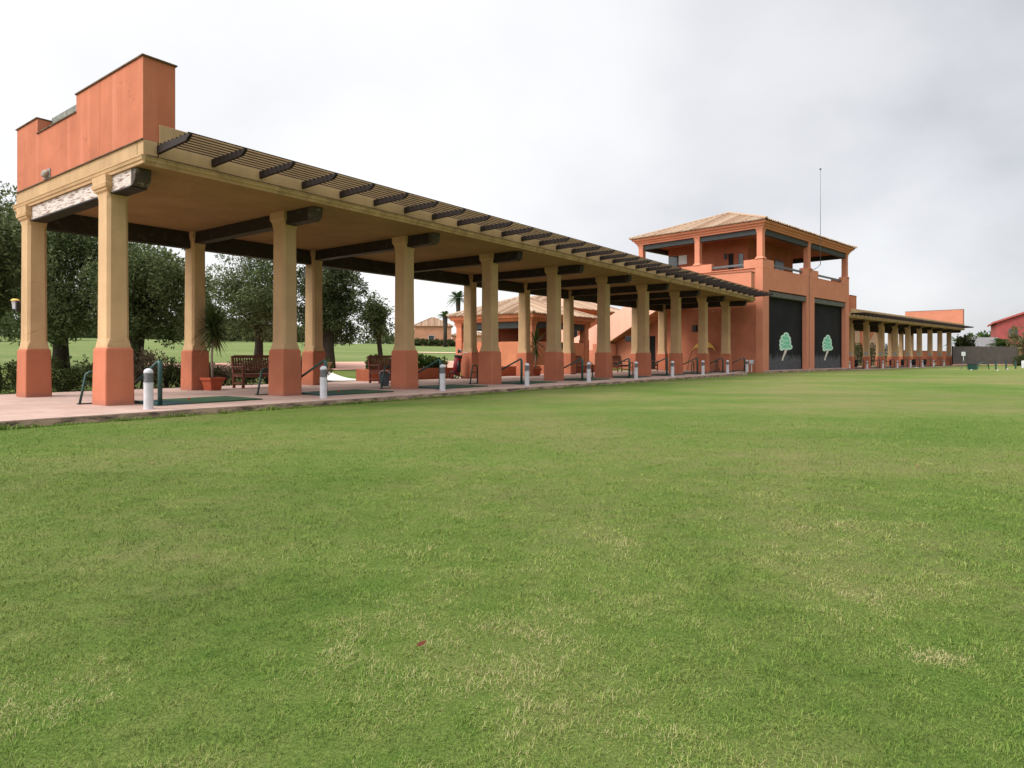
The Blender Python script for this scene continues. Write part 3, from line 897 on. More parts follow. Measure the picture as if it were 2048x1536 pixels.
# ------------------------------------------------------------------ tower
def build_tower():
    F = FT; WX, WT = 15.644, 9.68
    root = empty('range_tower', (F.o.x, F.o.y, 0), F.th, 'two storey salmon tower with open upper loggia, tiled roof and two charcoal shutters', 'building')
    w = MB()
    w.box(0, .90, 0, .5, -.4, 6.70); w.box(7.11, 8.49, 0, .5, -.4, 6.70); w.box(14.94, WX, 0, .5, -.4, 6.70)
    w.box(.90, 7.11, 0, .5, 5.30, 6.70); w.box(8.49, 14.94, 0, .5, 5.30, 6.70)
    w.box(WX - .46, WX - .06, .5, WT, -.4, 6.70); w.box(.46, WX - .46, WT - .4, WT - .01, -.4, 6.70)
    w.build('ground_wall', M['salmon'], root, bevel=.012)
    MB().box(.06, .46, .501, WT, -.4, 6.70).build('side_wall', M['terra_shade_joint'], root, bevel=.012)  # canopy shade painted in: darker stucco than the other tower walls
    MB().box(.02, WX - .02, -.16, .52, -.40, .02).build('sill', M['paving'], root, bevel=.01)
    MB().box(.46, WX - .46, .5, WT - .4, 6.0, 6.16).build('terrace_floor', M['paving'], root)
    # upper parapet with raised shoulders
    p = MB()
    for a0, a1, z in ((0, 1.65, 7.27), (1.65, 6.49, 6.76), (6.49, 9.24, 7.27), (9.24, 14.17, 6.76), (14.17, WX, 7.27)):
        p.box(a0, a1, 0, .30, 6.701, z)
        p.box(a0, a1, WT - .3, WT, 6.701, z)
    for t0, t1, z in ((.30, 1.31, 7.27), (1.31, 3.61, 6.76), (3.61, 6.0, 7.27), (6.0, 8.4, 6.76), (8.4, WT - .3, 7.27)):
        p.box(0, .30, t0, t1, 6.701, z); p.box(WX - .3, WX, t0, t1, 6.701, z)
    p.build('parapet', M['salmon'], root, bevel=.012)
    # rectangle outlined in the render beside the corner
    def cring(z, h, cx, cy): return [(cx - h, cy - h, z), (cx + h, cy - h, z), (cx + h, cy + h, z), (cx - h, cy + h, z)]
    def post(cx, cy, zb, zt):
        MB().loft([cring(zb, .30, cx, cy), cring(zb + .05, .29, cx, cy), cring(zb + .17, .20, cx, cy), cring(zb + .5, .195, cx, cy), cring(zt - .3, .195, cx, cy), cring(zt - .12, .22, cx, cy), cring(zt, .27, cx, cy)]).build('column', M['salmon'], root, bevel=.03)
    for cx, cy in ((.25, .25), (7.75, .25), (WX - .25, .25), (.25, 4.75), (.25, WT - .25), (WX - .25, 4.75), (WX - .25, WT - .25), (7.75, WT - .25)):
        post(cx, cy, 7.272, 9.262)
    for q0 in (.12, WT - .38):
        MB().box(.2, WX - .2, q0, q0 + .26, 8.90, 9.25).build('long_beam', M['greenbeam'], root, bevel=.01)
    for q0 in (.12, WX - .38):
        MB().box(q0, q0 + .26, .381, WT - .381, 8.902, 9.25).build('side_beam', M['greenbeam'], root, bevel=.01)
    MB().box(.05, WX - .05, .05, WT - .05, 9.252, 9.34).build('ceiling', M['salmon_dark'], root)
    cornice_ring(0, WX, 0, WT, [(.0, 9.255), (.03, 9.26), (.05, 9.36), (.13, 9.40), (.16, 9.50), (.28, 9.55), (.33, 9.66), (.33, 9.70), (-.5, 9.705)]).build('cornice', M['salmon'], root)
    hip_roof('roof', root, -.42, WX + .42, -.42, WT + .42, 9.72, 1.92)
    # room on the terrace
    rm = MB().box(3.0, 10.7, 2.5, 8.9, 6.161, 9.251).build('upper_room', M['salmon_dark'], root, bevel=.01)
    d = MB(); d.box(2.95, 3.001, 3.55, 3.9, 6.17, 8.32); d.build('door', M['dark'], rm)
    d = MB(); d.box(2.95, 3.001, 2.80, 3.15, 6.9, 8.22); d.build('window', M['window'], rm)
    d = MB(); d.box(2.93, 3.001, 8.03, 8.85, 6.9, 8.62); d.build('window', M['window'], rm)
    d = MB(); d.box(2.96, 3.001, 7.28, 7.98, 7.95, 8.62); d.build('notice_board', M['sign'], rm)
    d = MB(); d.box(2.90, 3.001, 4.02, 4.22, 7.95, 8.35); d.build('wall_speaker', M['black'], rm, bevel=.02)
    d = MB(); d.box(4.6, 6.0, 2.46, 2.501, 6.17, 8.2); d.build('door', M['dark'], rm)
    d = MB(); d.box(7.4, 8.9, 2.46, 2.501, 7.0, 8.2); d.build('window', M['window'], rm)
    # rails in the parapet gaps
    for a0, a1 in ((1.62, 6.52), (9.21, 14.2)):
        MB().box(a0, a1, .10, .18, 6.93, 7.07).build('rail', M['rail'], root, bevel=.01)
        MB().box(a0, a1, WT - .2, WT - .12, 6.93, 7.07).build('rail', M['rail'], root, bevel=.01)
    MB().box(.10, .18, 1.28, 3.64, 6.93, 7.07).build('rail', M['rail'], root, bevel=.01)
    MB().box(.10, .18, 5.97, 8.43, 6.93, 7.07).build('rail', M['rail'], root, bevel=.01)
    # shutters
    tree = [(575, 740), (625, 755), (635, 800), (650, 835), (660, 870), (650, 900), (660, 945), (680, 975), (665, 1015), (640, 1030), (605, 1005), (575, 1010), (545, 1010), (515, 1015), (490, 1035), (488, 1005), (475, 960), (470, 920), (485, 880), (480, 850), (500, 820), (520, 790), (545, 755)]
    trunk = [(556, 1012), (597, 1030), (568, 1090), (538, 1150), (524, 1200), (500, 1195), (516, 1140), (540, 1080)]
    for j, (a0, a1, ac) in enumerate(((.90, 7.11, 3.42), (8.49, 14.94, 11.10))):
        sh = MB().box(a0, a1, .40, .46, .021, 5.30).build('shutter', M['shutter'], root)
        MB().box(a0 + .06, a1 - .02, .06, .36, 4.90, 5.24).build('shutter_box', M['boxgrey'], root, bevel=.03)
        MB().box(a0 + .001, a0 + .07, .33, .399, .02, 4.9).build('guide_rail', M['dark'], root)
        MB().box(a1 - .07, a1 - .001, .33, .399, .02, 4.9).build('guide_rail', M['dark'], root)
        def T(p, k=1.): return (ac + (p[0] - 470) * .0099, 1.90 + (905 - p[1]) * .0043 * k)
        def smoothpoly(pts, it=2):
            for _ in range(it):
                q = []
                for i in range(len(pts)):
                    a = pts[i]; b_ = pts[(i + 1) % len(pts)]
                    q += [(a[0] * .75 + b_[0] * .25, a[1] * .75 + b_[1] * .25), (a[0] * .25 + b_[0] * .75, a[1] * .25 + b_[1] * .75)]
                pts = q
            return pts
        lob = [(580, 783, 44), (536, 826, 44), (612, 838, 42), (512, 884, 42), (604, 896, 56), (508, 944, 40), (570, 945, 52), (640, 972, 42), (507, 1000, 33), (598, 972, 50), (555, 975, 40)]
        def union(dr):
            c0 = (568, 905); pts = []
            for q in range(72):
                a_ = 2 * PI * q / 72; dx, dy = math.cos(a_), math.sin(a_); best = 8
                for x_, y_, r_ in lob:
                    r_ += dr; px_, py_ = x_ - c0[0], y_ - c0[1]
                    pr = px_ * dx + py_ * dy; d2 = px_ * px_ + py_ * py_ - pr * pr
                    if d2 < r_ * r_: best = max(best, pr + math.sqrt(r_ * r_ - d2))
                pts.append(T((c0[0] + dx * best, c0[1] + dy * best)))
            return pts
        MB().prism(union(3), .394, .399, 'y').build('emblem_crown', M['palemint'], sh)
        MB().prism(union(-19), .389, .3935, 'y').build('emblem_leaves', M['mint'], sh)
        lm = MB()
        for pts_ in ([(520, 880), (560, 858), (600, 866), (640, 850), (625, 878), (585, 884), (548, 880), (525, 898)], [(505, 950), (545, 925), (600, 935), (650, 925), (620, 952), (575, 952), (540, 948), (512, 968)], [(545, 800), (575, 790), (600, 806), (575, 808)], [(540, 990), (590, 975), (640, 985), (600, 1000)]):
            lm.prism([T(p_) for p_ in pts_], .385, .3885, 'y')
        lm.build('emblem_highlight', M['palemint2'], sh)
        MB().prism(smoothpoly([T(p) for p in trunk], 1), .388, .3985, 'y').build('emblem_trunk', M['paletrunk'], sh)
    # things fixed on the left wall
    MB().box(-.14, .059, 4.70, 5.02, 2.68, 3.12).build('wall_light', M['black'], root, bevel=.02)
    MB().lathe([(.0, .0), (.05, .01), (.05, .05), (.0, .06)], 10).build('vent_cap', M['white'], root, loc=(.03, 3.5, 3.98))
    MB().lathe([(.0, .0), (.05, .01), (.05, .05), (.0, .06)], 10).build('vent_cap', M['white'], root, loc=(.03, 1.41, .81))
    MB().box(.03, .062, 8.15, 8.62, .0, 2.45).build('door', M['dark'], root)
    # outside stair with a solid raking parapet
    st = MB().prism([(14.6, 1.0), (14.6, 2.34), (14.0, 2.58), (5.3, 6.62), (5.3, 5.0), (8.65, 3.30), (10.7, 2.22), (13.0, 1.0)], -1.66, -1.42, 'x').build('stair_parapet', M['stairwall'], root, bevel=.01)
    fl = MB(); n = 20
    for i in range(n):
        t0 = 13.6 - i * .42; z = 1.25 + i * .205
        fl.prism([(t0, z - .38), (t0, z), (t0 - .42, z), (t0 - .42, z - .20)], -1.419, .055, 'x')
    fl.build('stair_flight', M['salmon'], root)
    MB().box(-1.67, .05, 12.6, 15.8, -.4, 1.42).build('stair_base', M['salmon'], root, bevel=.012)
    MB().box(-1.70, -.9, 11.0, 12.6, -.4, 1.9).build('stair_pier', M['salmon'], root, bevel=.012)
    MB().box(-.7, -.3, 9.69, 12.6, -.4, 2.3).build('under_stair_wall', M['salmon'], root)
    MB().box(-1.68, -1.0, 9.0, 9.6, 2.02, 2.44).build('awning_box', M['black'], root, bevel=.02)
    return root
TOWER = build_tower()
# slim mast in front of the tower
mr = empty('radio_mast', FT(7.95, -.62, 0), FT.th, 'very tall thin grey mast bracketed to the middle pier of the tower parapet', 'mast')
MB().tube([(0, 0, 7.55), (0, 0, 11.), (0, 0, 14.45)], [.024, .020, .015], 8).build('pole', M['mast'], mr, smooth=True)
MB().lathe([(.0, 14.42), (.06, 14.45), (.075, 14.50), (.06, 14.55), (.0, 14.58)], 10).build('finial', M['mast'], mr, smooth=True)
MB().tube([(0, 0, 7.6), (-.12, .2, 7.35), (-.35, .45, 7.2), (-.45, .60, 7.05)], .022, 8).build('bracket', M['mast'], mr, smooth=True)
MB().tube([(-.5, .59, 6.9), (-.5, .59, 3.2), (-.5, .59, .1)], .012, 6).build('cable', M['rail'], mr)

# ------------------------------------------------------------------ bollards
def bollard():
    root = empty('bollard_light', (0, 0, 0))
    MB().lathe([(.085, 0), (.085, .012), (.079, .015), (.079, .465), (.083, .468), (.083, .48), (.0, .48)], 20).build('post', M['white'], root)
    lv = MB()
    for i in range(7):
        z = .482 + i * .023
        lv.lathe([(.062, z), (.079, z + .004), (.079, z + .009), (.062, z + .017), (.062, z + .022)], 20)
    lv.build('louvre', M['louvre'], root)
    MB().lathe([(.0, .642), (.080, .643), (.080, .665), (.074, .69), (.058, .714), (.034, .73), (.0, .737)], 20).build('dome', M['white'], root, smooth=True)
    return root
def place(o, loc, rz, label, cat, group):
    o.location = loc; o.rotation_euler = (0, 0, rz)
    return tag(o, label, cat, group)
BX = [297, 647, 885, 1054, 1177.5, 1272, 1345, 1406, 1455]
ordn = ['first', 'second', 'third', 'fourth', 'fifth', 'sixth', 'seventh', 'eighth', 'ninth', 'tenth']
proto = bollard()
for i, px in enumerate(BX):
    o = proto if i == 0 else copy_tree(proto)
    w = -1.42 if i < 6 else -1.5
    lab = 'white domed bollard light with grey louvres, nearest to the lawn corner' if i == 0 else 'white domed bollard light in front of the %s front column of the near canopy' % ordn[i]
    place(o, FA(at_px(px, w), w, 0), FA.th, lab, 'bollard', 'bollards along the near paving')
o = copy_tree(proto)
place(o, FA(at_px(1494, -1.5), -1.5, 0), FA.th, 'last white bollard before the tower, beside a pale box floodlight', 'bollard', 'bollards along the near paving')
sx = at_px(1503, -1.4)
lt = empty('floodlight', FA(sx, -1.4, 0), FA.th, 'pale box floodlight on a short stem next to the last bollard by the tower', 'lamp')
MB().box(-.10, .14, -.12, .12, .48, .72).build('lamp_head', M['white'], lt, bevel=.03)
MB().box(-.08, .12, -.126, -.121, .5, .70).build('lens', M['louvre'], lt)
MB().tube([(0, 0, 0), (0, 0, .5)], .03, 8).build('stem', M['white'], lt)
for k in range(8):
    o = copy_tree(proto)
    p = Vector((29.148, 56.409, 0)) + FB.u * (4.4 * k)
    place(o, (p.x, p.y, BZ), FB.th, 'small white bollard before the %s column of the distant canopy, counted from the tower' % ordn[k], 'bollard', 'bollards along the far paving')

# ------------------------------------------------------------------ bay furniture
def divider():
    root = empty('bay_divider', (0, 0, 0))
    r = .028
    MB().tube([(.66, -.74, 0), (.66, -.74, .80), (.66, -.71, .845), (.66, -.66, .845)], [.042, .042, .042, .03], 10).build('post', M['greenpipe'], root, smooth=True)
    MB().tube([(.66, -.66, .845), (.66, .05, .52), (.66, .80, .18), (.66, .86, .12), (.66, .86, 0)], r, 8).build('top_rail', M['greenpipe'], root, smooth=True)
    MB().box(.62, .70, -.72, .88, .012, .06).build('base_rail', M['greenpipe'], root, bevel=.01)
    MB().box(.56, .76, -.84, -.62, 0.001, .012).build('foot_plate', M['greenpipe'], root)
    return root
def hoop():
    root = empty('bag_stand', (0, 0, 0))
    MB().tube([(-.02, .86, 0), (.05, .86, .35), (.09, .86, .58), (.16, .86, .64), (.30, .86, .64), (.36, .86, .58), (.38, .86, 0)], .024, 8).build('hoop', M['greenpipe'], root, smooth=True)
    MB().box(-.05, .42, .80, .92, .001, .02).build('base', M['black'], root)
    MB().tube([(.07, .86, .40), (.37, .86, .40)], .014, 6).build('crossbar', M['greenpipe'], root)
    return root
def matt():
    root = empty('golf_mat', (0, 0, 0))
    MB().box(1.30, 2.82, -.78, .74, .001, .030).build('turf', M['turf'], root, bevel=.006)
    MB().box(.80, 1.292, -.78, .74, .001, .024).build('stance_strip', M['rubber'], root, bevel=.006)
    MB().lathe([(.02, .03), (.02, .075), (.012, .08), (.0, .08)], 8, (1.55, -.1)).build('tee', M['pot'], root)
    return root
pd, ph, pm = divider(), hoop(), matt()
for i, s in enumerate(colsA):
    a, b_, c = (pd, ph, pm) if i == 0 else (copy_tree(pd), copy_tree(ph), copy_tree(pm))
    nm = 'nearest' if i == 0 else ordn[i]
    place(a, FA(s, 0), FA.th, 'dark green sloping tube divider right of the %s front column' % nm, 'divider', 'bay dividers of the near canopy')
    if i % 3 != 1 or i < 3:
        place(b_, FA(s - .12, 0), FA.th, 'low dark tubular bag stand behind the left of the %s front column' % nm, 'stand', 'bag stands of the near canopy')
    else:
        for ch in list(b_.children): bpy.data.objects.remove(ch)
        bpy.data.objects.remove(b_)
    if i < 9:
        place(c, FA(s, 0), FA.th, 'green turf hitting mat lying between the %s and %s front columns' % (nm if i else 'first', ordn[i + 1]), 'mat', 'hitting mats of the near canopy')
    else:
        for ch in list(c.children): bpy.data.objects.remove(ch)
        bpy.data.objects.remove(c)
# dark stands inside the far bays
for k, s in enumerate(colsB[1:]):
    a = copy_tree(pd); place(a, FB(s, 0, BZ), FB.th, 'tiny dark divider in the %s bay of the distant canopy' % ordn[k], 'divider', 'bay dividers of the far canopy')
    r = empty('club_cabinet', FB(s + 1.5, 3.4, BZ), FB.th, 'dark low ball cabinet standing in the %s bay of the distant canopy' % ordn[k], 'cabinet', 'cabinets in the far bays')
    MB().box(-.5, .5, -.25, .25, .08, .74).build('body', M['dark'], r, bevel=.02)
    MB().box(-.53, .53, -.28, .28, .741, .78).build('top', M['rafter'], r, bevel=.01)
    MB().box(-.48, .48, -.22, .22, 0, .079).build('foot', M['black'], r)

def bench(L=1.55):
    root = empty('wooden_bench', (0, 0, 0))
    for x in (0., L - .07):
        MB().box(x, x + .07, 0, .06, 0, .62).build('leg', M['bench'], root, bevel=.006)
        MB().prism([(.50, 0), (.56, 0), (.56, .42), (.66, .96), (.60, .96), (.50, .42)], x, x + .07, 'x').build('leg', M['bench'], root, bevel=.006)
        MB().box(x - .01, x + .08, -.03, .60, .621, .655).build('armrest', M['bench'], root, bevel=.008)
        MB().box(x + .015, x + .055, .061, .50, .12, .17).build('stretcher', M['bench'], root)
        MB().box(x + .01, x + .06, .061, .50, .34, .40).build('side_rail', M['bench'], root)
    st = MB()
    for j in range(5):
        st.box(.0, L, .01 + j * .10, .09 + j * .10, .402, .43)
    st.box(.071, L - .071, .0, .03, .32, .40)
    st.build('seat', M['bench'], root, bevel=.004)
    bk = MB()
    bk.prism([(.585, .90), (.625, .90), (.645, .985), (.60, .985)], .071, L - .071, 'x')
    bk.prism([(.515, .47), (.55, .47), (.565, .53), (.53, .53)], .071, L - .071, 'x')
    n = 16
    for j in range(n):
        x = .10 + j * (L - .22) / n
        bk.prism([(.535, .531), (.555, .531), (.613, .899), (.595, .899)], x, x + .042, 'x')
    bk.build('backrest', M['bench'], root)
    return root
bp = bench()
place(bp, FA(5.32, 4.2), FA.th, 'red brown slatted wooden bench right of the nearer potted yucca', 'bench', 'wooden benches at the back of the bays')
for s, w, lab in ((10.22, 3.75, 'red brown bench end showing left of the third front column, by the grey ball bucket'), (29.7, 4.6, 'wooden bench before the tower stair between fifth and seventh columns'), (33.2, 4.3, 'farthest wooden bench near the dark door under the tower stair'), (25.4, 4.9, 'small dark bench in front of the pavilion wall by the leafy planter')):
    o = copy_tree(bp); place(o, FA(s, w), FA.th, lab, 'bench', 'wooden benches at the back of the bays')

def bucket(loc, label):
    r = empty('ball_bucket', loc, .4, label, 'bucket')
    MB().lathe([(.13, 0), (.17, .30), (.175, .36), (.182, .36), (.182, .385), (.165, .385), (.155, .30), (.0, .28)], 16).build('bucket', M['greybag'], r, smooth=False)
    MB().tube([(-.175, 0, .36), (-.14, 0, .46), (0, 0, .50), (.14, 0, .46), (.175, 0, .36)], .012, 6).build('handle', M['metal'], r)
bucket(FA(9.05, 2.2, 0), 'grey plastic ball bucket on the paving left of the third front column')

def rack(loc, rz, label):
    r = empty('ball_rack', loc, rz, label, 'rack')
    MB().prism([(-.46, .74), (.46, .74), (.40, .66), (-.40, .66)], -.14, .14, 'y').build('tray', M['pine'], r, bevel=.01)
    for s_ in (-1, 1):
        MB().prism([(s_ * .42, .659), (s_ * .34, .659), (s_ * .02, .04), (s_ * .09, .04)], -.10, -.06, 'y').build('leg', M['pine'], r)
        MB().prism([(s_ * .42, .659), (s_ * .34, .659), (s_ * .02, .04), (s_ * .09, .04)], .06, .10, 'y').build('leg', M['pine'], r)
    MB().box(-.16, .16, -.2, .2, 0, .04).build('foot', M['pine'], r)
rack(FA(9.05, 5.55), FA.th, 'bare wood V shaped ball rack half hidden behind the second white bollard')
rack(FA(16.8, 5.2), FA.th - .3, 'bare wood V shaped ball rack right of the red golf trolley')

def trolley(loc, rz):
    r = empty('golf_trolley', loc, rz, 'red and black golf bag on a two wheeled trolley before the low planter wall', 'golf trolley')
    bag = MB().tube([(0, .10, .16), (0, .06, .55), (0, .0, .92)], [.165, .15, .16], 14).build('bag', M['redcloth'], r, smooth=True)
    MB().tube([(.10, .0, .25), (.12, -.03, .62)], [.09, .07], 8).build('pocket', M['black'], bag, smooth=True)
    MB().tube([(-.10, -.02, .3), (-.11, -.05, .75)], [.08, .06], 8).build('pocket', M['black'], bag, smooth=True)
    MB().tube([(0, .0, .90), (0, -.01, 1.0)], [.17, .17], 14).build('collar', M['black'], bag)
    for j, (x, y) in enumerate(((-.06, -.1), (.05, -.16), (.0, -.08), (.07, -.08))):
        y += .1; c = MB().tube([(x, y, .95), (x * 1.3, y - .03, 1.12)], .008, 6); c.tube([(x * 1.3, y - .03, 1.10), (x * 1.3, y - .04, 1.24)], [.035, .05], 8)
        c.build('club', M['metal'] if j % 2 else M['greybag'], r, smooth=True)
    for s_ in (-1, 1):
        wh = MB()
        for k in range(18):
            pass
        ring = [(s_ * .34, .16 + .15 * math.cos(2 * PI * i / 18), .16 + .15 * math.sin(2 * PI * i / 18)) for i in range(19)]
        wh.tube(ring, .026, 6); wh.build('wheel', M['black'], r, smooth=True)
        sp = MB()
        for i in range(6):
            a = i * PI / 3; sp.tube([(s_ * .34, .16, .16), (s_ * .34, .16 + .14 * math.cos(a), .16 + .14 * math.sin(a))], .008, 5)
        sp.build('spoke', M['redcloth'], r)
    MB().tube([(-.34, .16, .16), (.34, .16, .16)], .015, 6).build('axle', M['black'], r)
    MB().tube([(0, .24, .12), (0, .1, .55), (0, -.16, 1.05), (0, -.42, 1.12)], .016, 6).build('handle', M['metal'], r)
    MB().tube([(0, .16, .18), (0, -.28, .05)], .02, 6).build('front_foot', M['black'], r)
trolley(FA(15.45, 4.7), FA.th + .5)

def planter(s0, s1, w0, h, label):
    r = empty('planter_box', FA(s0, w0), FA.th, label, 'planter')
    L = s1 - s0
    p = MB(); p.box(0, L, 0, .14, -.02, h); p.box(0, L, .76, .90, -.02, h); p.box(0, .14, .141, .759, -.02, h); p.box(L - .14, L, .141, .759, -.02, h)
    p.build('wall', M['potwood'], r, bevel=.012)
    MB().box(.141, L - .141, .141, .759, 0, h - .08).build('soil', M['soil'], r)
planter(11.25, 15.9, 5.35, .46, 'low terracotta planter wall behind the third bay, filled with green bushes')
planter(18.6, 22.6, 5.35, .46, 'low terracotta planter wall before the pavilion at the farther yucca')
planter(24.0, 29.0, 5.6, .46, 'long low terracotta planter wall under the pavilion corner, left of the stair')
for i, (s, w, h, lab) in enumerate(((11.9, 5.8, .95, 'leafy green bush at the left end of the third bay planter'), (12.8, 5.8, .8, 'leafy bush in the third bay planter hidden by the third column'), (13.8, 5.8, 1.0, 'leafy green bush right of the third front column in the planter'), (14.6, 5.8, .92, 'glossy bush in the middle of the open planter stretch'), (15.3, 5.8, .85, 'glossy bush at the right end of the planter beside the golf trolley'), (25.6, 6.05, .95, 'yellowish leafy bush in the planter below the stair parapet'), (26.4, 6.05, .8, 'small leafy bush right of the yellowish one below the stair parapet'))):
    p = FA(s, w)
    shrub((p.x, p.y, .36), .5, .4, h - .36, 900, lab, 'bush', 120 + i, ll=.13, lw=.07, name='planter_bush', group='bushes in the planters', ncl=8, cat='bush')

def yucca(loc, h_trunk, label, seed, n=110, L=.75, pot_h=.36, tall=1.):
    rg = random.Random(seed)
    r = empty('potted_yucca', loc, rg.uniform(0, 1) + FA.th, label, 'potted plant')
    q = lambda h, z: [(h, h, z), (-h, h, z), (-h, -h, z), (h, -h, z)]
    MB().loft([q(.155, 0), q(.205, pot_h * .78), q(.235, pot_h * .785), q(.24, pot_h), q(.205, pot_h + .001), q(.20, pot_h - .05)]).build('pot', M['pot'], r, bevel=.008)
    MB().box(-.195, .195, -.195, .195, pot_h - .07, pot_h - .04).build('soil', M['soil'], r)
    top = Vector((.03, 0, pot_h + h_trunk))
    MB().tube([(0, 0, pot_h - .06), (-.02, .01, pot_h + h_trunk * .4), (.02, 0, pot_h + h_trunk * .8), top], [.035, .03, .03, .04], 8).build('trunk', M['palebark'], r, smooth=True)
    V = []; Fc = []; rn = []
    for i in range(n):
        a = rg.uniform(0, 2 * PI); el = rg.uniform(-1.25, 1.35)
        dead = el < -.6
        l = L * rg.uniform(.7, 1.1)
        d = Vector((math.cos(a) * math.cos(el), math.sin(a) * math.cos(el), math.sin(el) * tall))
        sd = Vector((-math.sin(a), math.cos(a), 0)) * .026
        b = top + Vector((0, 0, rg.uniform(-.22, .12)))
        m_ = b + d * l * .5; e = b + d * l + Vector((0, 0, -.14 * l if el < .5 else -.03))
        o = len(V)
        V += [b - sd * .7, b + sd * .7, m_ + sd, m_ - sd, e]
        Fc += [(o, o + 1, o + 2, o + 3), (o + 3, o + 2, o + 4)]
        rn += [rg.uniform(.75, 1.) if dead else rg.uniform(0, .6)] * 5
    me = bpy.data.meshes.new('leaves'); me.from_pydata([tuple(v) for v in V], [], Fc)
    at = me.attributes.new('rnd', 'FLOAT', 'POINT'); at.data.foreach_set('value', rn)
    me.materials.append(M['yucca'])
    link('leaves', me, r)
yucca(FA(4.28, 3.98), 1.42, 'potted yucca with spiky rosette in a square terracotta pot beside the second rear column', 1, 230, .72)
yucca(FA(21.0, 4.55), 1.2, 'farther potted yucca with tall upright leaves left of the fifth front column', 2, 90, .85, tall=1.3)

# lantern on the rear end column, bulkhead lamp on the red wall
ln = empty('wall_lantern', FA(.0, 5.02, 2.18), FA.th, 'small white panelled lantern with yellow cap on the left rear column', 'lantern')
MB().lathe([(.055, -.11), (.075, .085), (.0, .085)], 4).build('panel', M['white'], ln)
MB().lathe([(.09, .086), (.09, .10), (.05, .135), (.0, .14)], 12).build('cap', M['yellow'], ln)
MB().box(-.02, .12, -.14, -.06, -.16, .08).build('bracket', M['black'], ln, bevel=.01)
MB().lathe([(.0, -.15), (.04, -.14), (.06, -.111), (.0, -.110)], 8).build('base', M['black'], ln)
bl = empty('bulkhead_lamp', FA(.07, 3.26, 5.0), FA.th, 'oval beige bulkhead lamp low on the red end wall', 'lamp')
MB().loft([[(x, .17 * k * math.cos(2 * PI * i / 16), .085 * k * math.sin(2 * PI * i / 16)) for i in range(16)] for x, k in ((.02, 1.), (-.03, 1.), (-.06, .85), (-.075, .5))]).build('cover', M['lampglass'], bl, smooth=True)
MB().box(.0, .019, -.19, .19, -.10, .10).build('back_plate', M['louvre'], bl, bevel=.01)

# yellow crescent on a bent rod by the tower wall
cr = empty('crescent_flag', FT(-.35, 4.0, 0), FT.th, 'yellow crescent shaped cloth on a thin bent rod against the tower side wall', 'flag')
o_ = [(1.45 * math.cos(a) * .62, 1.05 + .92 * math.sin(a)) for a in [R(18 + i * 7.2) for i in range(21)]]
i_ = [(1.45 * math.cos(a) * .60, 1.05 + (.92 - .42 * math.sin(R(i * 9))) * math.sin(a)) for i, a in enumerate([R(162 - i * 7.2) for i in range(21)])]
MB().prism(o_ + i_, -.02, .02, 'x').build('cloth', M['yellow'], cr)
MB().tube([(0, 1.25, 0), (0, 1.15, .7), (0, .9, 1.25), (0, .5, 1.7), (0, 0, 1.9)], .018, 6).build('rod', M['beam'], cr)

# ------------------------------------------------------------------ buildings behind
def pavilion():
    s0, s1, w0, w1 = 25.6, 32.2, 8.0, 13.9
    r = empty('garden_pavilion', (FA.o.x, FA.o.y, 0), FA.th, 'open salmon pavilion with tiled hip roof seen through the near canopy', 'building')
    posts = [(s0, w0), (s0, w1 - .5), (s1 - .5, w0), (s1 - .5, w1 - .5), ((s0 + s1) / 2, w1 - .5), (s0, (w0 + w1) / 2)]
    for a, b in posts:
        q = lambda h, z: [(a + .25 - h, b + .25 - h, z), (a + .25 + h, b + .25 - h, z), (a + .25 + h, b + .25 + h, z), (a + .25 - h, b + .25 + h, z)]
        MB().loft([q(.25, -.3), q(.25, 2.0), q(.22, 2.05), q(.22, 2.75), q(.34, 3.02)]).build('post', M['pavilion'], r, bevel=.02)
    wl = MB(); wl.box(s0 + .1, s1 - .1, w0 + .1, w0 + .35, -.3, 1.82); wl.box(s0 + .1, s0 + .35, w0 + .36, w1 - .1, -.3, 1.82); wl.box(s0 + .36, s1 - .1, w1 - .35, w1 - .1, -.3, 1.82)
    wl.build('low_wall', M['pavilion'], r, bevel=.012)
    bm_ = MB(); bm_.box(s0 + .05, s1 - .05, w0 + .12, w0 + .38, 2.62, 3.0); bm_.box(s0 + .12, s0 + .38, w0 + .39, w1 - .05, 2.62, 3.0); bm_.box(s0 + .4, s1 - .05, w1 - .38, w1 - .12, 2.62, 3.0)
    bm_.build('beam', M['greenbeam'], r)
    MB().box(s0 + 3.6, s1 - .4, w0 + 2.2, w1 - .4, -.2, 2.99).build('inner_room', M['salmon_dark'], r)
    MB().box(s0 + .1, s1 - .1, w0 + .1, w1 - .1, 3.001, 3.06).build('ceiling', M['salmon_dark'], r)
    cornice_ring(s0, s1, w0, w1, [(0, 3.021), (.06, 3.07), (.10, 3.17), (.24, 3.22), (.30, 3.40), (.30, 3.44), (-.4, 3.445)]).build('cornice', M['pavilion'], r)
    hip_roof('roof', r, s0 - .38, s1 + .38, w0 - .38, w1 + .38, 3.45, 1.25, .24)
    MB().box(35.2, 36.1, 11.6, 12.5, -.3, 5.6).build('chimney', M['stairwall'], r, bevel=.02)
    MB().box(28.6, 29.0, 7.96, 8.099, .9, 1.8).build('wall_cabinet', M['dark'], r)
pavilion()

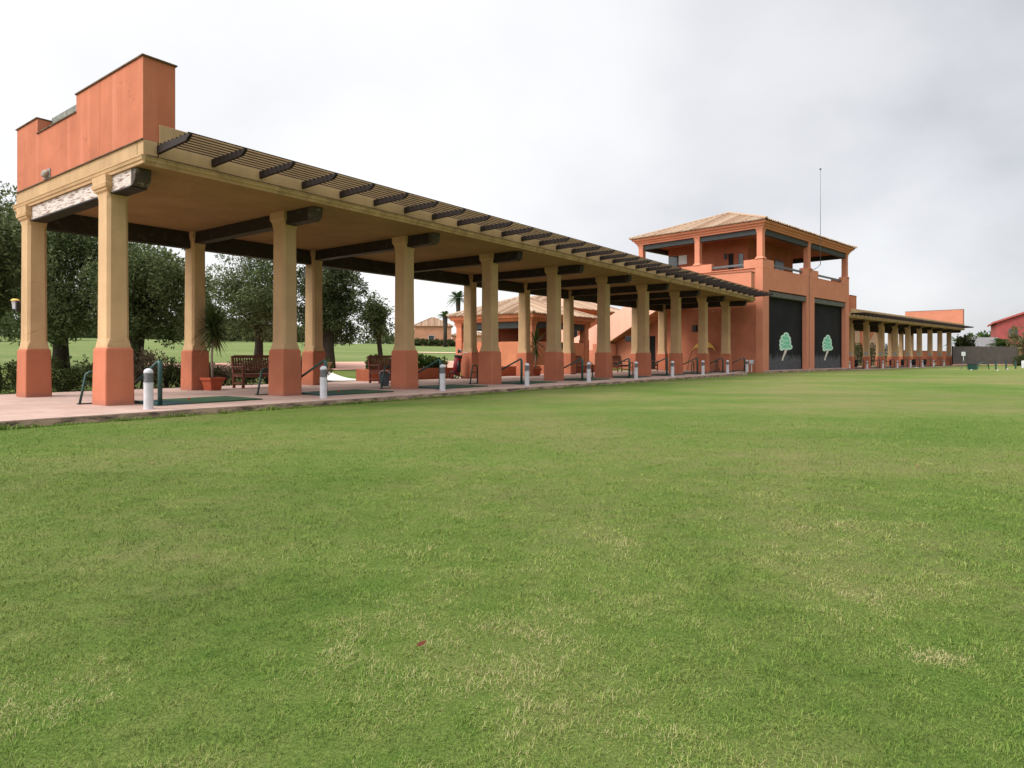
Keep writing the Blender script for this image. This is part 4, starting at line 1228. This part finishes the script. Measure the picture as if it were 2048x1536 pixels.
def house(loc, rz, L, W, h, rise, label, mat, name='tiled_house', wins=(), group=None):
    r = empty(name, loc, rz, label, 'house', group)
    MB().box(0, L, 0, W, -2., h).build('wall', M[mat], r, bevel=.02)
    cornice_ring(0, L, 0, W, [(0, h - .25), (.1, h - .2), (.35, h + .02), (-.3, h + .025)]).build('eave', M[mat], r)
    hip_roof('roof', r, -.4, L + .4, -.4, W + .4, h + .03, rise, .3, .1)
    for x0, x1, z0, z1 in wins:
        wf = MB().box(x0, x1, -.05, .001, z0, z1).build('window', M['white'], r)
        MB().box(x0 + .08, x1 - .08, -.07, -.051, z0 + .08, z1 - .08).build('pane', M['window'], wf)
    return r
house(FA(40.5, 15.5, .4), FA.th, 12, 8, 4.6, 1.6, 'salmon house with tiled roof rising behind the tower stair', 'pavilion', wins=((1.5, 2.6, 1.5, 3.),))
def faw(px, w): 
    s = at_px(px, w); return gl(FA, s, w)
p = faw(829, 96); house((p[0], p[1], 4.0), .12, 8.6, 8, 4.0, 2.2, 'distant orange house with pyramid roof on the rise behind the third column', 'farhouse', wins=((3.2, 4.6, .7, 1.9),))
p = faw(905, 99); house((p[0], p[1], 4.0), .12, 9, 6, 2.3, 1.2, 'lower wing like orange house right of the distant pyramid roofed one', 'farhouse', wins=((1.5, 2.8, .8, 1.7), (4.6, 6., .8, 1.7)))

def palm(loc, h, L, label, seed, n=26, trunk_r=.2, skirt=True, group=None):
    rg = random.Random(seed)
    r = empty('palm_tree', loc, 0, label, 'palm', group)
    MB().tube([(0, 0, -.3), (.05, 0, h * .5), (0, 0, h)], [trunk_r * 1.2, trunk_r, trunk_r * (1.5 if skirt else 1.)], 9).build('trunk', M['bark'], r, smooth=True)
    V = []; Fc = []; rn = []
    for i in range(n):
        a = rg.uniform(0, 2 * PI); el = rg.uniform(-.5, 1.3); l = L * rg.uniform(.8, 1.1)
        d = Vector((math.cos(a) * math.cos(el), math.sin(a) * math.cos(el), math.sin(el)))
        sd = Vector((-math.sin(a), math.cos(a), 0)); b = Vector((0, 0, h)); pts = [b + d * l * t + Vector((0, 0, -.5 * l * t * t * .8)) for t in (.15, .45, .7, 1.)]
        tone = rg.random()
        for k in range(3):
            for s_ in (-1, 1):
                for m_ in range(3):
                    q = pts[k].lerp(pts[k + 1], m_ / 3); o = len(V)
                    e = q + sd * s_ * l * .26 * (1 - .2 * k) + d * l * .18 + Vector((0, 0, -.1 * l))
                    V += [q, q + d * .06 * l, e]; Fc.append((o, o + 1, o + 2)); rn += [min(1, max(0, tone + rg.uniform(-.2, .2)))] * 3
    me = bpy.data.meshes.new('fronds'); me.from_pydata([tuple(v) for v in V], [], Fc)
    at = me.attributes.new('rnd', 'FLOAT', 'POINT'); at.data.foreach_set('value', rn); me.materials.append(M['palm'])
    link('fronds', me, r)
palm(faw(890, 80), 6.6, 1.7, 'slim palm tree before the distant orange houses', 1, 60, .38)
palm(faw(916, 56), 8.3, 1.9, 'palm tree whose head shows above the left end of the pavilion roof', 2, 60, .28)
palm(faw(700, 100), 4.2, 2.2, 'short palm on the rise hidden among the dark olive leaves', 3)
for i, px in enumerate((832, 848, 866, 884, 900, 915)):
    w = 88
    shrub(faw(px, w), 1.9, 1.2, 1.5, 700, '%s shrub from the left in the row before the distant orange houses' % ordn[i], 'hedge', 150 + i, ll=.4, lw=.2, group='shrubs before the distant houses', stems=False)

# behind the distant canopy
def back_building():
    r = empty('peach_building', (FB.o.x, FB.o.y, 0), FB.th, 'pale peach building behind the left half of the distant canopy', 'building')
    MB().box(11, 44, 10.5, 19, -.5, 4.8).build('wall', M['peach'], r, bevel=.03)
    MB().box(10.7, 44.3, 10.2, 19.3, 4.801, 5.1).build('roof', M['tile'], r)
    MB().box(14, 15.8, 10.45, 10.501, 1.9, 3.8).build('window', M['window'], r)
    MB().prism([(34, 4.79), (40, 4.79), (34, 1.2)], 10.3, 10.499, 'y').build('stair_side', M['pavilion'], r)
back_building()
MB_ = empty('garden_wall', FB(44., 8., -.1), FB.th, 'low brick red garden wall behind the right bays of the distant canopy', 'wall')
MB().box(-6, 26, 0, .3, -.4, 1.9).build('wall', M['terra'], MB_, bevel=.02)
MB().box(-6.03, 26.03, -.03, .33, 1.901, 1.95).build('coping', M['coping'], MB_)
for i, (a, b_) in enumerate(((19.7, 22.2), (24.4, 27.2), (29.7, 32.1), (35.3, 36.6))):
    c = (a + b_) / 2 ; rr = (b_ - a) / 2 * .8
    p = FB(c, 6.5)
    rt = empty('cypress_shrub', (p.x, p.y, -.2), 0, ['leftmost, nearest to the tower', 'second and widest', 'third, brightest green', 'rightmost and slimmest'][i] + ' of the four clipped dark cypresses behind the distant canopy', 'shrub', 'cypress shrubs behind the far canopy')
    cl = [(0, 0, z, rr * k, rr * k, .4) for z, k in ((.35, .8), (.8, 1.), (1.25, 1.), (1.7, .9), (2.1, .7), (2.4, .45))]
    link('foliage', leaf_mesh('foliage', cl, 2600, .14, .07, M['cypress'], 200 + i, droop=-.8), rt)
    MB().tube([(0, 0, 0), (0, 0, 2.2)], [.06, .02], 6).build('stem', M['bark'], rt)

# ------------------------------------------------------------------ right hand distance
def W(px, D): return ((px - 1024) / 1306.16 * D, D)
fx0, fy0 = W(1906, 80); fx1, fy1 = W(2034, 80)
fr = empty('slat_fence', (fx0, fy0, -.12), 0, 'tall brown grey boarded fence between distant canopy and red house', 'fence')
fm = MB()
n = 26; st = (fx1 - fx0) / n
for i in range(n):
    fm.box(i * st + .006, (i + 1) * st - .006, 0, .03, .12, 2.28 + .02 * math.sin(i * 3.1))
fm.build('board', M['greyfence'], fr)
for i in range(6):
    x = i * (fx1 - fx0) / 5
    MB().box(x - .06, x + .06, .031, .14, 0, 2.34).build('post', M['rafter'], fr)
MB().box(0, fx1 - fx0, .031, .09, 2.05, 2.17).build('rail', M['rafter'], fr)
MB().box(-.05, fx1 - fx0 + .05, -.02, .032, 0, .118).build('plinth', M['pink'] if 'pink' in M else M['path'], fr)

def shed():
    x, y = W(1950, 90); x2, _ = W(2008, 90)
    r = empty('garden_shed', (x, y, -.12), 0, 'low outbuilding with grey pitched roof showing above the boarded fence', 'shed')
    L = x2 - x
    MB().box(0, L, 0, 3.5, 0, 2.15).build('wall', M['dark'], r)
    MB().prism([(-.3, 2.151), (4., 2.151), (1.9, 3.75)], -.5, L + .5, 'x').build('roof', M['greyroof'], r)
shed()
def red_house():
    x, y = W(1993, 96)
    r = empty('red_house', (x, y, -.12), R(-33), 'dark pink house with rising roof edge at the right frame edge', 'house')
    MB().prism([(0, 0), (16, 0), (16, 6.1), (8, 9.0), (0, 6.0)], 0, 12, 'y').build('wall', M['redhouse'], r, bevel=.03)
    MB().prism([(-.45, 5.85), (8, 9.05), (16.4, 6.0), (16.4, 6.25), (8, 9.35), (-.45, 6.12)], -.4, 12.4, 'y').build('roof', M['redhouse'], r)
    wf = MB().box(1.3, 2.6, -.06, .001, 3.9, 5.2).build('window', M['redhouse'], r)
    MB().box(1.4, 2.5, -.08, -.061, 4.0, 5.1).build('pane', M['window'], wf)
    MB().box(3.0, 4.2, -.06, .001, 0, 2.2).build('door', M['dark'], r)
red_house()
def wl(px, D): x, y = W(px, D); return (x, y, -.12)
palm(wl(2003, 88), 2.3, 2.1, 'short bright green palm before the dark pink house', 5, 90, .22)
palm(wl(1913, 100), 3.2, 1.6, 'small dark palm between the distant canopy and the round bush', 6)
shrub(wl(1934, 84), 1.2, 1.1, 3.75, 9000, 'round olive green bush standing behind the left of the boarded fence', 'hedge', 301, ll=.22, lw=.12, name='round_bush', cat='bush')
make_tree(wl(2037, 86), 5.0, 1.25, .9, 3600, 'tan feathery tree before the dark pink house', seed=31, mat='tan', trunk_r=.08, ncl=14, ll=.26, lw=.08, name='feathery_tree')
shrub(wl(2022, 82.5), 1., .8, 2.2, 900, 'tan dry shrub leaning over the right end of the boarded fence', 'tan', 303, ll=.25, lw=.1, name='dry_shrub')
for i, px in enumerate((1962, 1975)):
    make_tree(wl(px, 150), 6.5, 2.6, 1.5, 1500, ['left', 'right'][i] + ' one of two far trees peeping over the grey shed roof', seed=33 + i, mat='bush', trunk_r=.2, ncl=10, ll=.6, lw=.3, name='distant_tree')
shrub(wl(2039, 78), .8, .6, 1.1, 900, 'low black green bush at the foot of the dark pink house', 'hedge', 305, ll=.2, lw=.1)

# practice area
sg = empty('easel_sign', wl(1927, 52), .1, 'small white board on a tripod easel on the far lawn', 'sign')
MB().box(-.16, .16, -.02, .02, 1.10, 1.42).build('board', M['sign'], sg, bevel=.01)
for x, y in ((-.26, -.12), (.26, -.12), (0, .3)):
    MB().tube([(x, y, 0), (x * .12, y * .1, .75)], .014, 6).build('leg', M['rail'], sg)
MB().tube([(0, 0, .74), (0, 0, 1.12)], .022, 6).build('pole', M['metal'], sg)
for i, px in enumerate((1991.5, 2012, 2031)):
    r = empty('rope_post', wl(px, 53 + i * 1.2), .2, ['left', 'middle', 'right'][i] + ' one of three dark green posts of the far practice pen', 'post', 'posts of the practice pen')
    MB().tube([(0, 0, 0), (0, 0, .66)], .06, 10).build('post', M['greenpipe'], r)
    MB().lathe([(.07, .661), (.07, .70), (.0, .73)], 10).build('cap', M['black'], r)
nr = empty('practice_net', wl(1966, 54), .1, 'low folded dark net frame left of the practice posts', 'net')
MB().tube([(-.5, 0, 0), (-.4, 0, .45), (0, 0, .55), (.45, 0, .45), (.55, 0, 0)], .05, 6).build('frame', M['greenpipe'], nr)
nm_ = MB()
for i in range(9):
    x = -.42 + i * .1; nm_.tube([(x, .02, .02), (x, .02, .46)], .008, 4)
nm_.build('netting', M['greyfence'], nr)
bx = empty('ball_box', wl(1944.5, 52.5), .3, 'dark green ball box on the far lawn beside the easel sign', 'box')
MB().prism([(-.25, 0), (.25, 0), (.30, .42), (-.30, .42)], -.2, .2, 'y').build('body', M['greenpipe'], bx, bevel=.02)
MB().box(-.32, .32, -.22, .22, .421, .46).build('lid', M['black'], bx, bevel=.01)
for i, (px, D) in enumerate(((1943, 49), (1995.5, 47.5), (2015, 52.5), (1833, 60))):
    o = MB().lathe([(.0, 0), (.05, .01), (.062, .05), (.045, .085), (.0, .10)], 12).build('ground_marker', M['white'], loc=wl(px, D), smooth=True)
    tag(o, ['white ground marker before the green ball box', 'white ground marker at the foot of the left practice post', 'white ground marker between the middle and right practice posts', 'lone white ground marker out on the lawn before the distant canopy'][i], 'marker', 'white ground markers')
wp = empty('white_post', wl(2046.5, 60), 0, 'white distance post cut by the right frame edge', 'post')
MB().lathe([(.14, 0), (.14, .62), (.12, .66), (.0, .68)], 12).build('post', M['white'], wp)
MB().lathe([(.143, .40), (.143, .48), (.139, .48)], 12).build('band', M['sign'], wp)

# fallen leaf on the near lawn
lf = MB().prism([(0, 0), (.02, .012), (.038, .006), (.05, 0), (.036, -.012), (.016, -.010)], .0, .0012).build('fallen_leaf', M['autumn'], loc=(-.345, 2.36, -.098), rot=.6)
lf.rotation_euler = (.35, -.3, .6)
tag(lf, 'single red fallen leaf on the near lawn', 'leaf')
lf.scale = (.8, .8, .8)

me_l = MB().prism([(0, 0), (.018, .010), (.036, .004), (.046, 0), (.034, -.011), (.014, -.009)], .0, .0015).mesh('dry_leaf', M['dryleaf'])
for i, (px, py) in enumerate(((1830, 935), (1425, 940), (1010, 1040), (430, 1062), (300, 930), (1120, 905))):
    D = 1306.16 * 1.07 / (py - 712.66)
    o = link('dry_leaf', me_l, None, 0, ((px - 1024) / 1306.16 * D, D, -.104), 0)
    o.rotation_euler = (.3, -.25, i * 1.7)
    tag(o, 'tiny dry brown leaf lying in the short lawn grass', 'leaf', 'dry leaves on the lawn')

# ------------------------------------------------------------------ light, sky, camera
SUN_EL, SUN_AZ = 48., 246.   # azimuth clockwise from +Y (north), behind-left of the camera
sd = Vector((math.sin(R(SUN_AZ)) * math.cos(R(SUN_EL)), math.cos(R(SUN_AZ)) * math.cos(R(SUN_EL)), math.sin(R(SUN_EL))))
L = bpy.data.lights.new('Sun', 'SUN'); L.energy = 1.5; L.angle = R(22); L.color = (1., .95, .88)
lo = bpy.data.objects.new('Sun', L); COL.objects.link(lo)
lo.rotation_euler = (-sd).to_track_quat('-Z', 'Y').to_euler(); lo.location = (-20, -20, 40)

wd = bpy.data.worlds.new('World'); S.world = wd; wd.use_nodes = True
t = NT(wd.node_tree)
bg = wd.node_tree.nodes['Background']
sky = t.n('ShaderNodeTexSky', sky_type='NISHITA', sun_disc=False)
sky.sun_elevation = R(SUN_EL); sky.sun_rotation = R(SUN_AZ); sky.air_density = 1.; sky.dust_density = 2.
dirv = t.n('ShaderNodeTexCoord').outputs['Generated']
sep = t.n('ShaderNodeSeparateXYZ'); t.l(dirv, sep.inputs[0])
el = sep.outputs[2]
# cloud layer projected on a flat deck
zz = t.math('ADD', t.math('MAXIMUM', el, 0.), .55)
cx = t.n('ShaderNodeCombineXYZ'); t.l(t.math('DIVIDE', sep.outputs[0], zz), cx.inputs[0]); t.l(t.math('DIVIDE', sep.outputs[1], zz), cx.inputs[1])
mp = t.n('ShaderNodeMapping'); mp.inputs['Location'].default_value = (7.7, -3.1, 0); t.l(cx.outputs[0], mp.inputs['Vector'])
n1 = t.noise(mp.outputs[0], 1.5, 3, .45)
n2 = t.noise(mp.outputs[0], 3.6, 5, .52)
cl = t.math('ADD', t.math('MULTIPLY', n1, .7), t.math('MULTIPLY', n2, .3))
def dotdir(v):
    nd = t.n('ShaderNodeVectorMath', operation='DOT_PRODUCT'); nd.inputs[1].default_value = Vector(v).normalized()
    t.l(dirv, nd.inputs[0]); return nd.outputs['Value']
# heavier cloud bank to the upper right, thin bright cloud to the left
bank = t.ramp(dotdir((1400, 1306, 640)), [(.60, 0.), (.82, .28), (.985, 1.)], 'B_SPLINE')
left = t.ramp(dotdir((-1000, 900, 420)), [(.10, 0.), (.6, .35), (1., 1.)], 'B_SPLINE')
f = t.math('SUBTRACT', t.math('ADD', t.math('MULTIPLY', cl, 1.55), -.34), t.math('MULTIPLY', bank, .27))
f = t.math('ADD', f, t.math('MULTIPLY', left, .48))
f = t.math('ADD', f, t.ramp(el, [(.0, .10), (.22, .03), (.5, .03)]))
ccol = t.ramp(f, [(.12, (.46, .48, .50)), (.28, (.63, .64, .66)), (.42, (.75, .75, .775)), (.56, (.83, .83, .845)), (.74, (.91, .91, .915)), (.98, (1., 1., 1.))])
# overcast is brightest overhead
gain = t.ramp(el, [(.0, .34), (.48, .34), (.78, .86)])
# the sun glows through the cloud behind the left shoulder; the far right stays heavy
glow = t.ramp(dotdir((-.80, -.50, .42)), [(.15, .0), (.85, .48)], 'EASE')
gain = t.mix(1., gain, glow, 'ADD')
heavy = t.ramp(dotdir((.85, -.5, .25)), [(.2, 1.), (.8, .62)], 'EASE')
gain = t.mix(1., gain, heavy, 'MULTIPLY')
ccol = t.mix(1., ccol, gain, 'MULTIPLY')
ccol = t.mix(1., ccol, (2.6, 2.6, 2.6), 'MULTIPLY')
tot = t.mix(1., ccol, t.mix(1., sky.outputs[0], (.012, .012, .012), 'MULTIPLY'), 'ADD')
t.l(tot, bg.inputs['Color']); 
bg.inputs['Strength'].default_value = .80

cam = bpy.data.cameras.new('Camera'); co_ = bpy.data.objects.new('Camera', cam); COL.objects.link(co_)
co_.location = (0, 0, EYE); co_.rotation_euler = (R(90), 0, 0)
cam.sensor_width = 36; cam.sensor_fit = 'HORIZONTAL'; cam.lens = 1306.16 / 2048 * 36
cam.shift_y = -(768 - 712.66) / 2048
cam.clip_start = .05; cam.clip_end = 3000
S.camera = co_
S.view_settings.view_transform = 'Standard'; S.view_settings.look = 'None'
S.view_settings.exposure = .56; S.view_settings.gamma = 1
S.render.engine = 'CYCLES'
S.cycles.max_bounces = 8
S.cycles.use_denoising = True
